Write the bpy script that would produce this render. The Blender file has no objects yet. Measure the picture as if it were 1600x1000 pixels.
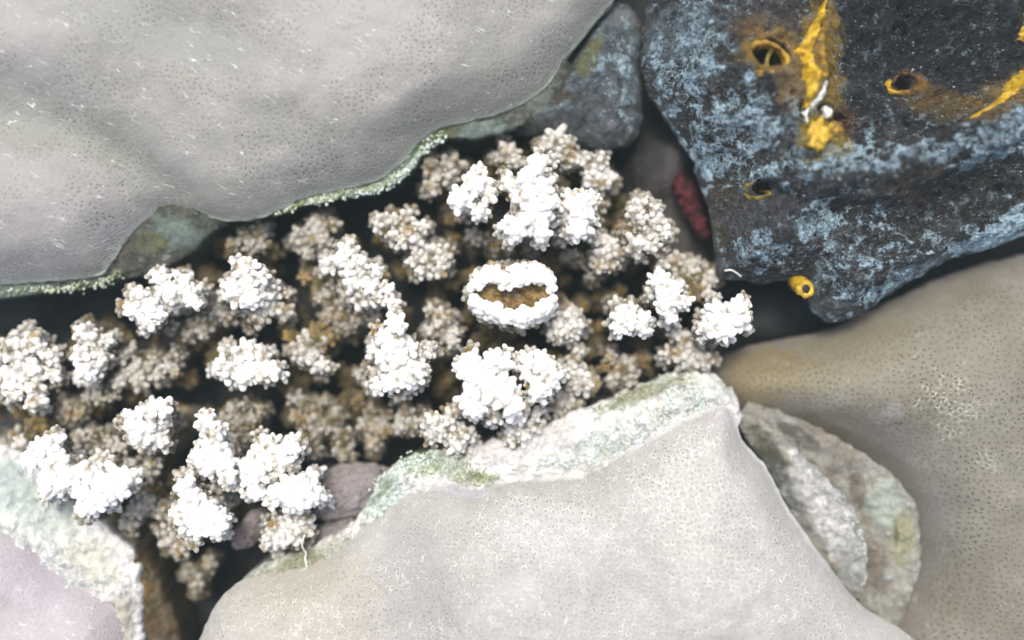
import bpy, bmesh, math, random
import numpy as np
from mathutils import Vector, Matrix, Quaternion
from mathutils.bvhtree import BVHTree

random.seed(7)
rng = np.random.default_rng(7)
scene = bpy.context.scene
C = scene.collection
S = 0.00025            # one authoring unit (about one photo pixel on the reef surface) in metres
LENS, SENSOR = 35.0, 36.0
D = 1600 * LENS / SENSOR   # camera height above z = 0 in units

# ------------------------------------------------------------------ camera, sky, sun, exposure
cam_data = bpy.data.cameras.new('camera')
cam = bpy.data.objects.new('camera', cam_data)
C.objects.link(cam)
cam.location = (0, 0, D * S)
cam.rotation_euler = (0, 0, 0)
cam_data.lens = LENS
cam_data.sensor_width = SENSOR
cam_data.clip_start = 0.005
cam_data.clip_end = 200
cam_data.dof.use_dof = True
cam_data.dof.focus_distance = (D - 40) * S
cam_data.dof.aperture_fstop = 1.3
scene.camera = cam

SUN_EL = math.radians(67)
SUN_AZ = math.radians(-14)      # measured from +Y (top of the picture) towards +X
sd = Vector((math.sin(SUN_AZ) * math.cos(SUN_EL), math.cos(SUN_AZ) * math.cos(SUN_EL), math.sin(SUN_EL)))
world = bpy.data.worlds.new('World')
scene.world = world
world.use_nodes = True
wn = world.node_tree
wn.nodes.clear()
w_out = wn.nodes.new('ShaderNodeOutputWorld')
w_bg = wn.nodes.new('ShaderNodeBackground')
w_sky = wn.nodes.new('ShaderNodeTexSky')
w_sky.sky_type = 'NISHITA'
w_sky.sun_disc = False
w_sky.sun_elevation = SUN_EL
w_sky.sun_rotation = SUN_AZ
w_sky.air_density = 0.6
w_sky.dust_density = 4.0
w_sky.ozone_density = 0.3
w_bg.inputs['Strength'].default_value = 0.13
wn.links.new(w_sky.outputs[0], w_bg.inputs['Color'])
wn.links.new(w_bg.outputs[0], w_out.inputs['Surface'])

sun_data = bpy.data.lights.new('sun', 'SUN')
sun_data.energy = 1.5
sun_data.angle = math.radians(16)
sun_data.color = (1.0, 0.975, 0.91)
sun = bpy.data.objects.new('sun', sun_data)
C.objects.link(sun)
sun.rotation_euler = sd.to_track_quat('Z', 'Y').to_euler()

scene.view_settings.view_transform = 'Standard'
scene.view_settings.look = 'None'
scene.view_settings.gamma = 1
scene.view_settings.use_curve_mapping = False
scene.view_settings.exposure = 1.14
scene.cycles.use_denoising = True
scene.cycles.max_bounces = 6

# ------------------------------------------------------------------ numeric helpers
def _h(ix, iy, iz, seed):
    h = (ix.astype(np.uint32) * np.uint32(374761393) + iy.astype(np.uint32) * np.uint32(668265263)
         + iz.astype(np.uint32) * np.uint32(2147483647) + np.uint32((seed * 974634777) & 0xffffffff))
    h = (h ^ (h >> np.uint32(13))) * np.uint32(1274126177)
    h = (h ^ (h >> np.uint32(16))) * np.uint32(2246822519)
    return (h ^ (h >> np.uint32(15)))

def noise3(p, seed=0):
    p = np.asarray(p, float)
    i = np.floor(p).astype(np.int64)
    f = p - i
    u = f * f * f * (f * (f * 6 - 15) + 10)
    out = 0
    for dx in (0, 1):
        for dy in (0, 1):
            for dz in (0, 1):
                h = _h(i[:, 0] + dx, i[:, 1] + dy, i[:, 2] + dz, seed)
                gx = ((h & 1023).astype(float) / 511.5 - 1)
                gy = (((h >> np.uint32(10)) & 1023).astype(float) / 511.5 - 1)
                gz = (((h >> np.uint32(20)) & 1023).astype(float) / 511.5 - 1)
                d = gx * (f[:, 0] - dx) + gy * (f[:, 1] - dy) + gz * (f[:, 2] - dz)
                w = (u[:, 0] if dx else 1 - u[:, 0]) * (u[:, 1] if dy else 1 - u[:, 1]) * (u[:, 2] if dz else 1 - u[:, 2])
                out = out + w * d
    return out * 1.3

def fbm(p, octaves=4, seed=0, gain=0.5):
    a, s, out = 1.0, 1.0, 0
    for k in range(octaves):
        out = out + a * noise3(np.asarray(p) * s + 17.3 * k, seed + k)
        a *= gain
        s *= 2.03
    return out

def P(px, py, z=0.0):
    """photo pixel at height z -> world units (x, y)"""
    k = (D - z) / D
    return ((px - 800) * k, (500 - py) * k)

def pts(lst, z):
    return np.array([P(a, b, z) for a, b in lst])

def smooth_path(p, closed, step):
    p = np.asarray(p, float)
    n = len(p)
    res = []
    rngi = range(n) if closed else range(n - 1)
    for i in rngi:
        if closed:
            p0, p1, p2, p3 = p[i - 1], p[i], p[(i + 1) % n], p[(i + 2) % n]
        else:
            p0, p1, p2, p3 = p[max(i - 1, 0)], p[i], p[i + 1], p[min(i + 2, n - 1)]
        L = np.linalg.norm(p2 - p1)
        m = max(2, int(L / step) * 2)
        for t in np.linspace(0, 1, m, endpoint=False):
            res.append(0.5 * (2 * p1 + (p2 - p0) * t + (2 * p0 - 5 * p1 + 4 * p2 - p3) * t * t + (3 * p1 - p0 - 3 * p2 + p3) * t ** 3))
    if not closed:
        res.append(p[-1])
    return np.array(res)

def resample(p, n, closed):
    q = np.vstack([p, p[:1]]) if closed else p
    s = np.concatenate([[0], np.cumsum(np.linalg.norm(np.diff(q, axis=0), axis=1))])
    t = np.linspace(0, s[-1], n, endpoint=not closed)
    return np.stack([np.interp(t, s, q[:, k]) for k in range(q.shape[1])], 1)

def seg_dist(xy, poly, closed=True):
    a = poly
    b = np.roll(poly, -1, 0) if closed else poly[1:]
    if not closed:
        a = poly[:-1]
    best = np.full(len(xy), 1e18)
    for p, q in zip(a, b):
        d = q - p
        t = np.clip(((xy - p) @ d) / max(d @ d, 1e-9), 0, 1)
        e = xy - p - t[:, None] * d
        best = np.minimum(best, (e * e).sum(1))
    return np.sqrt(best)

def sstep(a, b, x):
    t = np.clip((x - a) / (b - a), 0, 1)
    return t * t * (3 - 2 * t)

# ------------------------------------------------------------------ object helpers
def fill_mesh(me, verts, faces):
    if isinstance(faces, np.ndarray):
        n, k = faces.shape
        me.vertices.add(len(verts))
        me.vertices.foreach_set('co', np.asarray(verts, np.float32).ravel())
        me.loops.add(n * k)
        me.loops.foreach_set('vertex_index', faces.astype(np.int32).ravel())
        me.polygons.add(n)
        me.polygons.foreach_set('loop_start', np.arange(0, n * k, k, dtype=np.int32))
        me.update(calc_edges=True)
        me.validate()
    else:
        me.from_pydata(np.asarray(verts).tolist(), [], faces)

def mesh_from(name, verts, faces, mat, smooth=True, attrs=None, vec=None, col=None):
    me = bpy.data.meshes.new(name)
    verts = np.asarray(verts, float) * S
    fill_mesh(me, verts, faces)
    if smooth:
        me.polygons.foreach_set('use_smooth', [True] * len(me.polygons))
    for k, v in (attrs or {}).items():
        a = me.attributes.new(k, 'FLOAT', 'POINT')
        a.data.foreach_set('value', np.asarray(v, np.float32))
    for k, v in (vec or {}).items():
        a = me.attributes.new(k, 'FLOAT_VECTOR', 'POINT')
        a.data.foreach_set('vector', np.asarray(v, np.float32).ravel())
    for k, v in (col or {}).items():
        a = me.attributes.new(k, 'FLOAT_COLOR', 'POINT')
        a.data.foreach_set('color', np.asarray(v, np.float32).ravel())
    if mat:
        me.materials.append(mat)
    me.update()
    return me

def obj(name, me, parent=None, loc=(0, 0, 0)):
    o = bpy.data.objects.new(name, me)
    C.objects.link(o)
    o.location = Vector(loc) * S
    if parent:
        o.parent = parent
    return o

def tag(o, label=None, cat=None, group=None, kind=None):
    if label:
        o['label'] = label
    if cat:
        o['category'] = cat
    if group:
        o['group'] = group
    if kind:
        o['kind'] = kind
    return o

def tint_field(xyz, blobs, z, seed=3, wob=0.35):
    """colour patches on a thing, some with shade painted in: list of (px, py, rx, ry, angle, colour, strength)"""
    n = len(xyz)
    col = np.zeros((n, 4))
    nz = fbm(xyz / 22.0, 4, seed)
    for (px, py, rx, ry, ang, c, st) in blobs:
        c = dim(c)
        cx, cy = P(px, py, z)
        a = math.radians(ang)
        dx, dy = xyz[:, 0] - cx, xyz[:, 1] - cy
        u = (dx * math.cos(a) + dy * math.sin(a)) / rx
        v = (-dx * math.sin(a) + dy * math.cos(a)) / ry
        r = np.sqrt(u * u + v * v) + wob * nz
        m = (1 - sstep(0.65, 1.1, r)) * st
        na = m + col[:, 3] * (1 - m)
        w = np.where(na > 1e-5, m / np.maximum(na, 1e-5), 0)[:, None]
        col[:, :3] = col[:, :3] * (1 - w) + np.array(c) * w
        col[:, 3] = na
    return col

# ------------------------------------------------------------------ materials
ALB = 0.74
def dim(c, k=ALB):
    return tuple(x * k for x in c)
class NB:
    def __init__(s, name):
        s.m = bpy.data.materials.new(name)
        s.m.use_nodes = True
        s.t = s.m.node_tree
        s.t.nodes.clear()
        s.out = s.t.nodes.new('ShaderNodeOutputMaterial')
        s.b = s.t.nodes.new('ShaderNodeBsdfPrincipled')
        s.t.links.new(s.b.outputs[0], s.out.inputs[0])
    def set(s, inp, v):
        if hasattr(v, 'is_output'):
            s.t.links.new(v, inp)
        elif isinstance(v, (tuple, list)) and len(v) == 3 and inp.type == 'RGBA':
            inp.default_value = (*v, 1)
        else:
            inp.default_value = v
    def node(s, typ, props=None, **ins):
        n = s.t.nodes.new(typ)
        for k, v in (props or {}).items():
            setattr(n, k, v)
        for k, v in ins.items():
            s.set(n.inputs[k.replace('_', ' ')], v)
        return n
    def pos(s):
        g = s.node('ShaderNodeNewGeometry')
        return s.vscale(g.outputs['Position'], 1 / S)
    def vscale(s, v, k):
        n = s.t.nodes.new('ShaderNodeVectorMath')
        n.operation = 'MULTIPLY'
        s.set(n.inputs[0], v)
        n.inputs[1].default_value = k if isinstance(k, tuple) else (k, k, k)
        return n.outputs[0]
    def noise(s, v, scale, detail=4, rough=0.55, dist=0.0):
        n = s.node('ShaderNodeTexNoise', Vector=v, Scale=scale, Detail=detail, Roughness=rough, Distortion=dist)
        return n.outputs[0]
    def voro(s, v, scale, feature='F1', rnd=1.0, dim='3D'):
        n = s.node('ShaderNodeTexVoronoi', {'feature': feature, 'voronoi_dimensions': dim}, Vector=v, Scale=scale, Randomness=rnd)
        return n.outputs['Distance']
    def ramp(s, v, a, b, lo=0.0, hi=1.0):
        n = s.node('ShaderNodeMapRange', {'interpolation_type': 'SMOOTHSTEP'}, Value=v)
        for k, x in (('From Min', a), ('From Max', b), ('To Min', lo), ('To Max', hi)):
            n.inputs[k].default_value = x
        return n.outputs[0]
    def math(s, op, a, b=0.0, c=None):
        n = s.t.nodes.new('ShaderNodeMath')
        n.operation = op
        s.set(n.inputs[0], a)
        s.set(n.inputs[1], b)
        if c is not None:
            s.set(n.inputs[2], c)
        return n.outputs[0]
    def mix(s, f, a, b, mode='MIX'):
        n = s.t.nodes.new('ShaderNodeMix')
        n.data_type = 'RGBA'
        n.blend_type = mode
        s.set(n.inputs[0], f)
        s.set(n.inputs[6], a)
        s.set(n.inputs[7], b)
        return n.outputs[2]
    def attr(s, name, out='Fac', typ='GEOMETRY'):
        n = s.t.nodes.new('ShaderNodeAttribute')
        n.attribute_name = name
        n.attribute_type = typ
        return n.outputs[out]
    def bump(s, h, dist, strength=1.0, normal=None):
        n = s.node('ShaderNodeBump', Height=h, Strength=strength, Distance=dist * S)
        if normal is not None:
            s.set(n.inputs['Normal'], normal)
        return n.outputs[0]
    def done(s, color, rough=0.6, spec=0.3, normal=None, **kw):
        s.set(s.b.inputs['Base Color'], color)
        s.set(s.b.inputs['Roughness'], rough)
        s.set(s.b.inputs['Specular IOR Level'], spec)
        if normal is not None:
            s.set(s.b.inputs['Normal'], normal)
        for k, v in kw.items():
            s.set(s.b.inputs[k.replace('_', ' ')], v)
        return s.m

def boulder_mat(name, base_a, base_b, dot_col, pale, cell=8.6, dot=0.6, ring=0.0, wall=0.25, pale_amt=0.5, streak_ang=0.5, streak=1.0, vis_lo=0.05, patch_amt=0.6):
    b = NB(name)
    base_a, base_b, dot_col, pale = dim(base_a), dim(base_b), dim(dot_col), dim(pale, 0.85)
    sv = b.attr('surf', 'Vector')
    p = b.pos()
    wn_ = b.node('ShaderNodeTexNoise', Vector=sv, Scale=1 / 26, Detail=2)
    wv = b.node('ShaderNodeVectorMath', {'operation': 'MULTIPLY_ADD'})
    b.set(wv.inputs[0], wn_.outputs['Color'])
    wv.inputs[1].default_value = (9, 9, 0)
    b.set(wv.inputs[2], sv)
    cv = wv.outputs[0]
    n_lo = b.noise(p, 1 / 170, 3, 0.5)
    n_mid = b.noise(p, 1 / 38, 5, 0.62)
    base = b.mix(b.ramp(n_lo, 0.36, 0.64), base_a, base_b)
    base = b.mix(b.ramp(n_mid, 0.3, 0.7, 0, 0.3), base, b.mix(1.0, base, (0.74, 0.75, 0.72), 'MULTIPLY'))
    tint = b.attr('tint', 'Color')
    ta = b.attr('tint', 'Alpha')
    base = b.mix(ta, base, tint)
    f1 = b.voro(cv, 1 / cell, 'F1', 0.85, '2D')
    edge = b.voro(cv, 1 / cell, 'DISTANCE_TO_EDGE', 0.85, '2D')
    dm = b.ramp(f1, 0.07, 0.27, 1, 0)
    vis = b.ramp(b.noise(p, 1 / 75, 4, 0.6), 0.40, 0.62, vis_lo, 1.0)      # polyps out or withdrawn
    vis = b.math('MULTIPLY', vis, b.ramp(b.noise(p, 1 / 9, 2), 0.3, 0.6, 0.45, 1.0))
    grain = b.noise(p, 1 / 5.5, 3, 0.65)
    col = b.mix(b.ramp(grain, 0.35, 0.65, 0.0, 0.35), base, b.mix(1.0, base, (0.78, 0.77, 0.74), 'MULTIPLY'))
    col = b.mix(b.math('MULTIPLY', b.math('MULTIPLY', dm, dot), vis), col, dot_col)
    if ring > 0:
        rr = b.math('MULTIPLY', b.ramp(f1, 0.20, 0.31), b.ramp(f1, 0.34, 0.47, 1, 0))
        rsel = b.math('MULTIPLY', b.ramp(b.noise(p, 1 / 10, 3, 0.6), 0.44, 0.66), b.ramp(b.noise(p, 1 / 90, 3), 0.35, 0.6, 0.2, 1.0))
        col = b.mix(b.math('MULTIPLY', b.math('MULTIPLY', rr, ring), rsel), col, (0.80, 0.80, 0.73))
    wm = b.ramp(edge, 0.02, 0.22, 1, 0)
    wsel = b.ramp(b.noise(p, 1 / 30, 4, 0.6), 0.35, 0.65, 0.25, 1.0)
    col = b.mix(b.math('MULTIPLY', b.math('MULTIPLY', wm, wall), wsel), col, b.mix(0.45, base, pale))
    brk = b.noise(p, 1 / 5.5, 4, 0.7)
    patch = b.math('MULTIPLY', b.ramp(b.noise(p, 1 / 42, 5, 0.62), 0.58, 0.68), b.ramp(b.noise(p, 1 / 150, 2), 0.42, 0.6))
    patch = b.math('MAXIMUM', b.math('MULTIPLY', patch, patch_amt), b.attr('pale'))
    wm2 = b.ramp(edge, 0.04, 0.30, 1, 0)
    pm = b.math('MULTIPLY', b.math('MULTIPLY', wm2, patch), b.ramp(brk, 0.46, 0.58))
    col = b.mix(b.math('MULTIPLY', pm, pale_amt), col, pale)
    # short pale streaks: mucus flecks, and shimmering highlights painted into the colour
    rot = b.node('ShaderNodeVectorRotate', {'rotation_type': 'Z_AXIS'}, Vector=sv, Angle=streak_ang)
    st = b.vscale(rot.outputs[0], (0.3, 1.0, 1.0))
    fl = b.noise(st, 1 / 6.5, 3, 0.6, 0.8)
    sel = b.ramp(b.noise(sv, 1 / 50, 4, 0.6), 0.40, 0.66)
    flm = b.math('MULTIPLY', b.ramp(fl, 0.60, 0.70), sel)
    col = b.mix(b.math('MULTIPLY', flm, 0.6 * streak), col, (0.76, 0.82, 0.76))
    h = b.math('SUBTRACT', b.math('MULTIPLY', wm2, 0.25), b.math('MULTIPLY', b.math('MULTIPLY', dm, vis), 0.6))
    h = b.math('ADD', h, b.math('MULTIPLY', grain, 1.0))
    h = b.math('ADD', h, b.math('MULTIPLY', flm, 0.5))
    nrm = b.bump(h, 1.7, 0.5)
    return b.done(col, 0.6, 0.25, nrm)

def rock_mat(name, cols, scale=1.0, glint=0.5, bump=5.0, rust=0.0, big=0.0, lo=0.42):
    """cols: dark, mid, light, pale crust"""
    cols = [dim(c) for c in cols]
    b = NB(name)
    p = b.pos()
    n1 = b.noise(p, 1 / (60 * scale), 7, 0.66, 0.6)
    n2 = b.noise(p, 1 / (15 * scale), 6, 0.72, 0.5)
    n3 = b.noise(p, 1 / (4.5 * scale), 4, 0.7)
    v = b.math('ADD', b.math('MULTIPLY', n1, 0.5), b.math('MULTIPLY', n2, 0.5))
    col = b.mix(b.ramp(v, 0.38, 0.52), cols[0], cols[1])
    col = b.mix(b.ramp(v, 0.49, 0.62), col, cols[2])
    col = b.mix(b.ramp(b.noise(p, 1 / (24 * scale), 5, 0.7), 0.52, 0.66, 0, rust), col, b.mix(1.0, col, (1.25, 0.8, 0.5), 'MULTIPLY'))
    tint = b.attr('tint', 'Color')
    ta = b.attr('tint', 'Alpha')
    tv = b.mix(b.ramp(n2, 0.35, 0.65, 0.75, 0.0), tint, b.mix(1.0, tint, (lo, lo, lo), 'MULTIPLY'))
    tv = b.mix(b.ramp(n3, 0.40, 0.66, 0.0, 0.5), tv, b.mix(1.0, tint, (1.5, 1.5, 1.5), 'MULTIPLY'))
    col = b.mix(b.math('MULTIPLY', ta, b.ramp(b.noise(p, 1 / (9 * scale), 4, 0.65), 0.3, 0.55, 0.7, 1.0)), col, tv)
    crust = b.attr('crust')                              # where pale coralline crust grows
    cv = b.math('ADD', b.math('ADD', b.math('MULTIPLY', n2, 0.55), b.math('MULTIPLY', n3, 0.45)), b.math('MULTIPLY', crust, 0.15))
    cv = b.math('ADD', cv, b.ramp(b.noise(p, 1 / (33 * scale), 5, 0.7), 0.43, 0.70, -0.02, 0.13))
    cm = b.ramp(cv, 0.555, 0.655)
    cc = b.mix(b.ramp(b.noise(p, 1 / (7 * scale), 4, 0.7), 0.36, 0.62), b.mix(1.0, cols[3], (0.30, 0.34, 0.38), 'MULTIPLY'), cols[3])
    col = b.mix(b.math('MULTIPLY', cm, b.math('SUBTRACT', 0.92, b.math('MULTIPLY', ta, 0.55))), col, cc)
    # bright flecks: glints painted into the colour, scattered by noise
    st = b.vscale(p, (0.55, 1.0, 1.0))
    sp = b.noise(st, 1 / (3.6 * scale), 2, 0.5, 0.5)
    sm = b.math('MULTIPLY', b.ramp(sp, 0.65, 0.73), b.ramp(b.noise(p, 1 / (30 * scale), 3), 0.40, 0.58, 0.15, 1.0))
    col = b.mix(b.math('MULTIPLY', sm, glint), col, (0.50, 0.60, 0.64))
    h = b.math('ADD', b.math('MULTIPLY', n2, 1.3), b.math('MULTIPLY', n3, 0.9))
    h = b.math('ADD', h, b.math('MULTIPLY', cm, 0.25))
    if big:
        h = b.math('ADD', h, b.math('MULTIPLY', n1, big))
    nrm = b.bump(h, bump, 0.9)
    return b.done(col, b.ramp(n3, 0.3, 0.7, 0.3, 0.65), 0.5, nrm)

def coral_mat(name, brown):
    b = NB(name)
    p = b.pos()
    k = b.attr('knob')
    hgt = b.attr('height')
    w = b.math('ADD', b.attr('whiteness', 'Fac', 'OBJECT'), b.attr('pallor'))
    och = b.attr('ochre', 'Fac', 'OBJECT')
    oli = b.attr('olive', 'Fac', 'OBJECT')
    n = b.noise(p, 1 / 26, 4, 0.6)
    tip = b.mix(b.ramp(w, 0.0, 0.5), (0.055, 0.045, 0.02), (0.37, 0.352, 0.305))
    tip = b.mix(b.ramp(w, 0.45, 0.98), tip, (0.80, 0.785, 0.735))
    tip = b.mix(och, tip, (0.27, 0.18, 0.055))
    tip = b.mix(oli, tip, (0.66, 0.64, 0.36))
    m = b.math('ADD', b.math('MULTIPLY', k, 0.42), b.math('MULTIPLY', w, 0.72))
    m = b.math('ADD', m, b.math('MULTIPLY', b.math('SUBTRACT', n, 0.52), 2.6))
    m = b.math('SUBTRACT', m, b.math('MULTIPLY', hgt, 0.9))
    bn = b.mix(b.ramp(b.noise(p, 1 / 40, 3), 0.48, 0.66), brown, (0.22, 0.14, 0.025))
    col = b.mix(b.ramp(m, 0.0, 0.8), bn, tip)
    f1 = b.voro(p, 1 / 5.4, 'F1', 0.7)
    dm = b.ramp(f1, 0.16, 0.48, 1, 0)
    dk = b.math('MULTIPLY', dm, b.math('SUBTRACT', 0.75, b.math('MULTIPLY', w, 0.5)))
    col = b.mix(dk, col, b.mix(0.22, bn, tip))
    h = b.math('SUBTRACT', b.math('MULTIPLY', b.noise(p, 1 / 2.5, 2), 0.5), dm)
    nrm = b.bump(h, 1.0, 0.4)
    return b.done(col, 0.6, 0.2, nrm, Sheen_Weight=0.3, Sheen_Roughness=0.5, Subsurface_Weight=0.8, Subsurface_Radius=(1.0, 0.9, 0.75), Subsurface_Scale=11 * S)

def plain_mat(name, a, c, scale, rough=0.5, spec=0.4, bump=2.0):
    a, c = dim(a, 0.8), dim(c, 0.8)
    b = NB(name)
    p = b.pos()
    n = b.noise(p, 1 / scale, 5, 0.6, 0.3)
    n2 = b.noise(p, 1 / (scale * 0.22), 3, 0.6)
    col = b.mix(b.ramp(n, 0.36, 0.64), a, c)
    nrm = b.bump(b.math('ADD', n, b.math('MULTIPLY', n2, 0.6)), bump, 0.7)
    return b.done(col, rough, spec, nrm)

M = {}
M['boulder_a'] = boulder_mat('pale_boulder_tissue', (0.308, 0.304, 0.275), (0.365, 0.357, 0.333), (0.13, 0.115, 0.085), (0.68, 0.74, 0.66), dot=0.7, wall=0.05, streak_ang=0.45, streak=0.95)
M['boulder_b'] = boulder_mat('bright_boulder_tissue', (0.42, 0.41, 0.38), (0.48, 0.468, 0.445), (0.22, 0.195, 0.16), (0.84, 0.85, 0.79), dot=0.55, ring=0.4, wall=0.06, streak_ang=1.75, streak=0.6, vis_lo=0.3)
M['boulder_c'] = boulder_mat('brown_boulder_tissue', (0.205, 0.188, 0.145), (0.262, 0.246, 0.205), (0.075, 0.062, 0.038), (0.52, 0.56, 0.45), cell=8.8, dot=0.95, wall=0.14, pale_amt=0.55, streak_ang=-0.9, streak=0.3, vis_lo=0.55, patch_amt=0.12)
M['boulder_d'] = boulder_mat('lilac_boulder_tissue', (0.42, 0.385, 0.395), (0.50, 0.465, 0.48), (0.30, 0.26, 0.28), (0.75, 0.75, 0.74), dot=0.2, wall=0.04)
M['dark_rock'] = rock_mat('encrusted_dark_rock', ((0.008, 0.009, 0.011), (0.042, 0.042, 0.043), (0.14, 0.17, 0.19), (0.68, 0.93, 1.05)), glint=1.4, bump=11.0, rust=0.75, big=3.0)
M['grey_rock'] = rock_mat('blue_grey_rock', ((0.03, 0.035, 0.04), (0.10, 0.115, 0.125), (0.19, 0.235, 0.25), (0.50, 0.66, 0.70)), glint=0.9, bump=8.0, rust=0.4, big=2.0)
M['crust'] = rock_mat('pale_dead_crust', ((0.66, 0.64, 0.58), (0.96, 0.95, 0.90), (1.12, 1.14, 1.10), (1.18, 1.22, 1.17)), scale=0.8, glint=1.0, bump=4.0, rust=0.1, lo=0.7)
M['green_crust'] = rock_mat('green_grey_crust', ((0.04, 0.042, 0.03), (0.13, 0.135, 0.10), (0.24, 0.27, 0.21), (0.55, 0.62, 0.54)), scale=0.7, glint=0.5, bump=6.0)
M['brown_crust'] = rock_mat('brown_orange_crust', ((0.06, 0.045, 0.025), (0.19, 0.13, 0.06), (0.34, 0.26, 0.15), (0.45, 0.40, 0.30)), scale=0.8, glint=0.3, bump=6.0)
M['ledge'] = rock_mat('dead_coral_ledge', ((0.24, 0.21, 0.16), (0.42, 0.40, 0.33), (0.56, 0.56, 0.49), (0.9, 0.95, 0.88)), scale=0.8, glint=0.5, bump=6.0)
M['pink'] = rock_mat('pink_coralline', ((0.28, 0.235, 0.225), (0.44, 0.38, 0.365), (0.56, 0.51, 0.49), (0.8, 0.77, 0.74)), scale=0.6, glint=0.6, bump=5.0)
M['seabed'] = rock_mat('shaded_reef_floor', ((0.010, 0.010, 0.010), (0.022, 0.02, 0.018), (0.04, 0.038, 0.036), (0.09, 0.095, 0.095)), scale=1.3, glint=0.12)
M['coral'] = coral_mat('cauliflower_coral_skin', (0.085, 0.062, 0.015))
M['yellow'] = plain_mat('yellow_sponge_skin', (0.40, 0.24, 0.012), (0.74, 0.48, 0.03), 13, 0.3, 0.5, 4.0)
M['ochre'] = plain_mat('ochre_sponge_skin', (0.16, 0.09, 0.015), (0.52, 0.31, 0.02), 11, 0.45, 0.4, 4.0)
M['web'] = plain_mat('olive_sponge_web', (0.12, 0.095, 0.02), (0.26, 0.2, 0.03), 10, 0.4, 0.5)
M['cavity'] = plain_mat('dark_sponge_cavity', (0.010, 0.009, 0.007), (0.02, 0.017, 0.01), 10, 0.6, 0.3)
M['red'] = plain_mat('red_sponge_skin', (0.018, 0.008, 0.009), (0.13, 0.014, 0.02), 11, 0.6, 0.3, 7)
M['slit'] = plain_mat('brown_slit_lining', (0.12, 0.075, 0.02), (0.36, 0.25, 0.10), 16, 0.6, 0.3, 6)
M['white'] = plain_mat('white_lime', (0.70, 0.70, 0.66), (0.82, 0.82, 0.8), 10, 0.5, 0.4)
M['turf'] = plain_mat('green_turf_algae', (0.26, 0.30, 0.15), (0.60, 0.66, 0.50), 26, 0.6, 0.3, 0.5)
M['pale_turf'] = plain_mat('pale_mint_turf', (0.40, 0.48, 0.38), (0.86, 0.98, 0.88), 26, 0.6, 0.3, 0.5)

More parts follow.
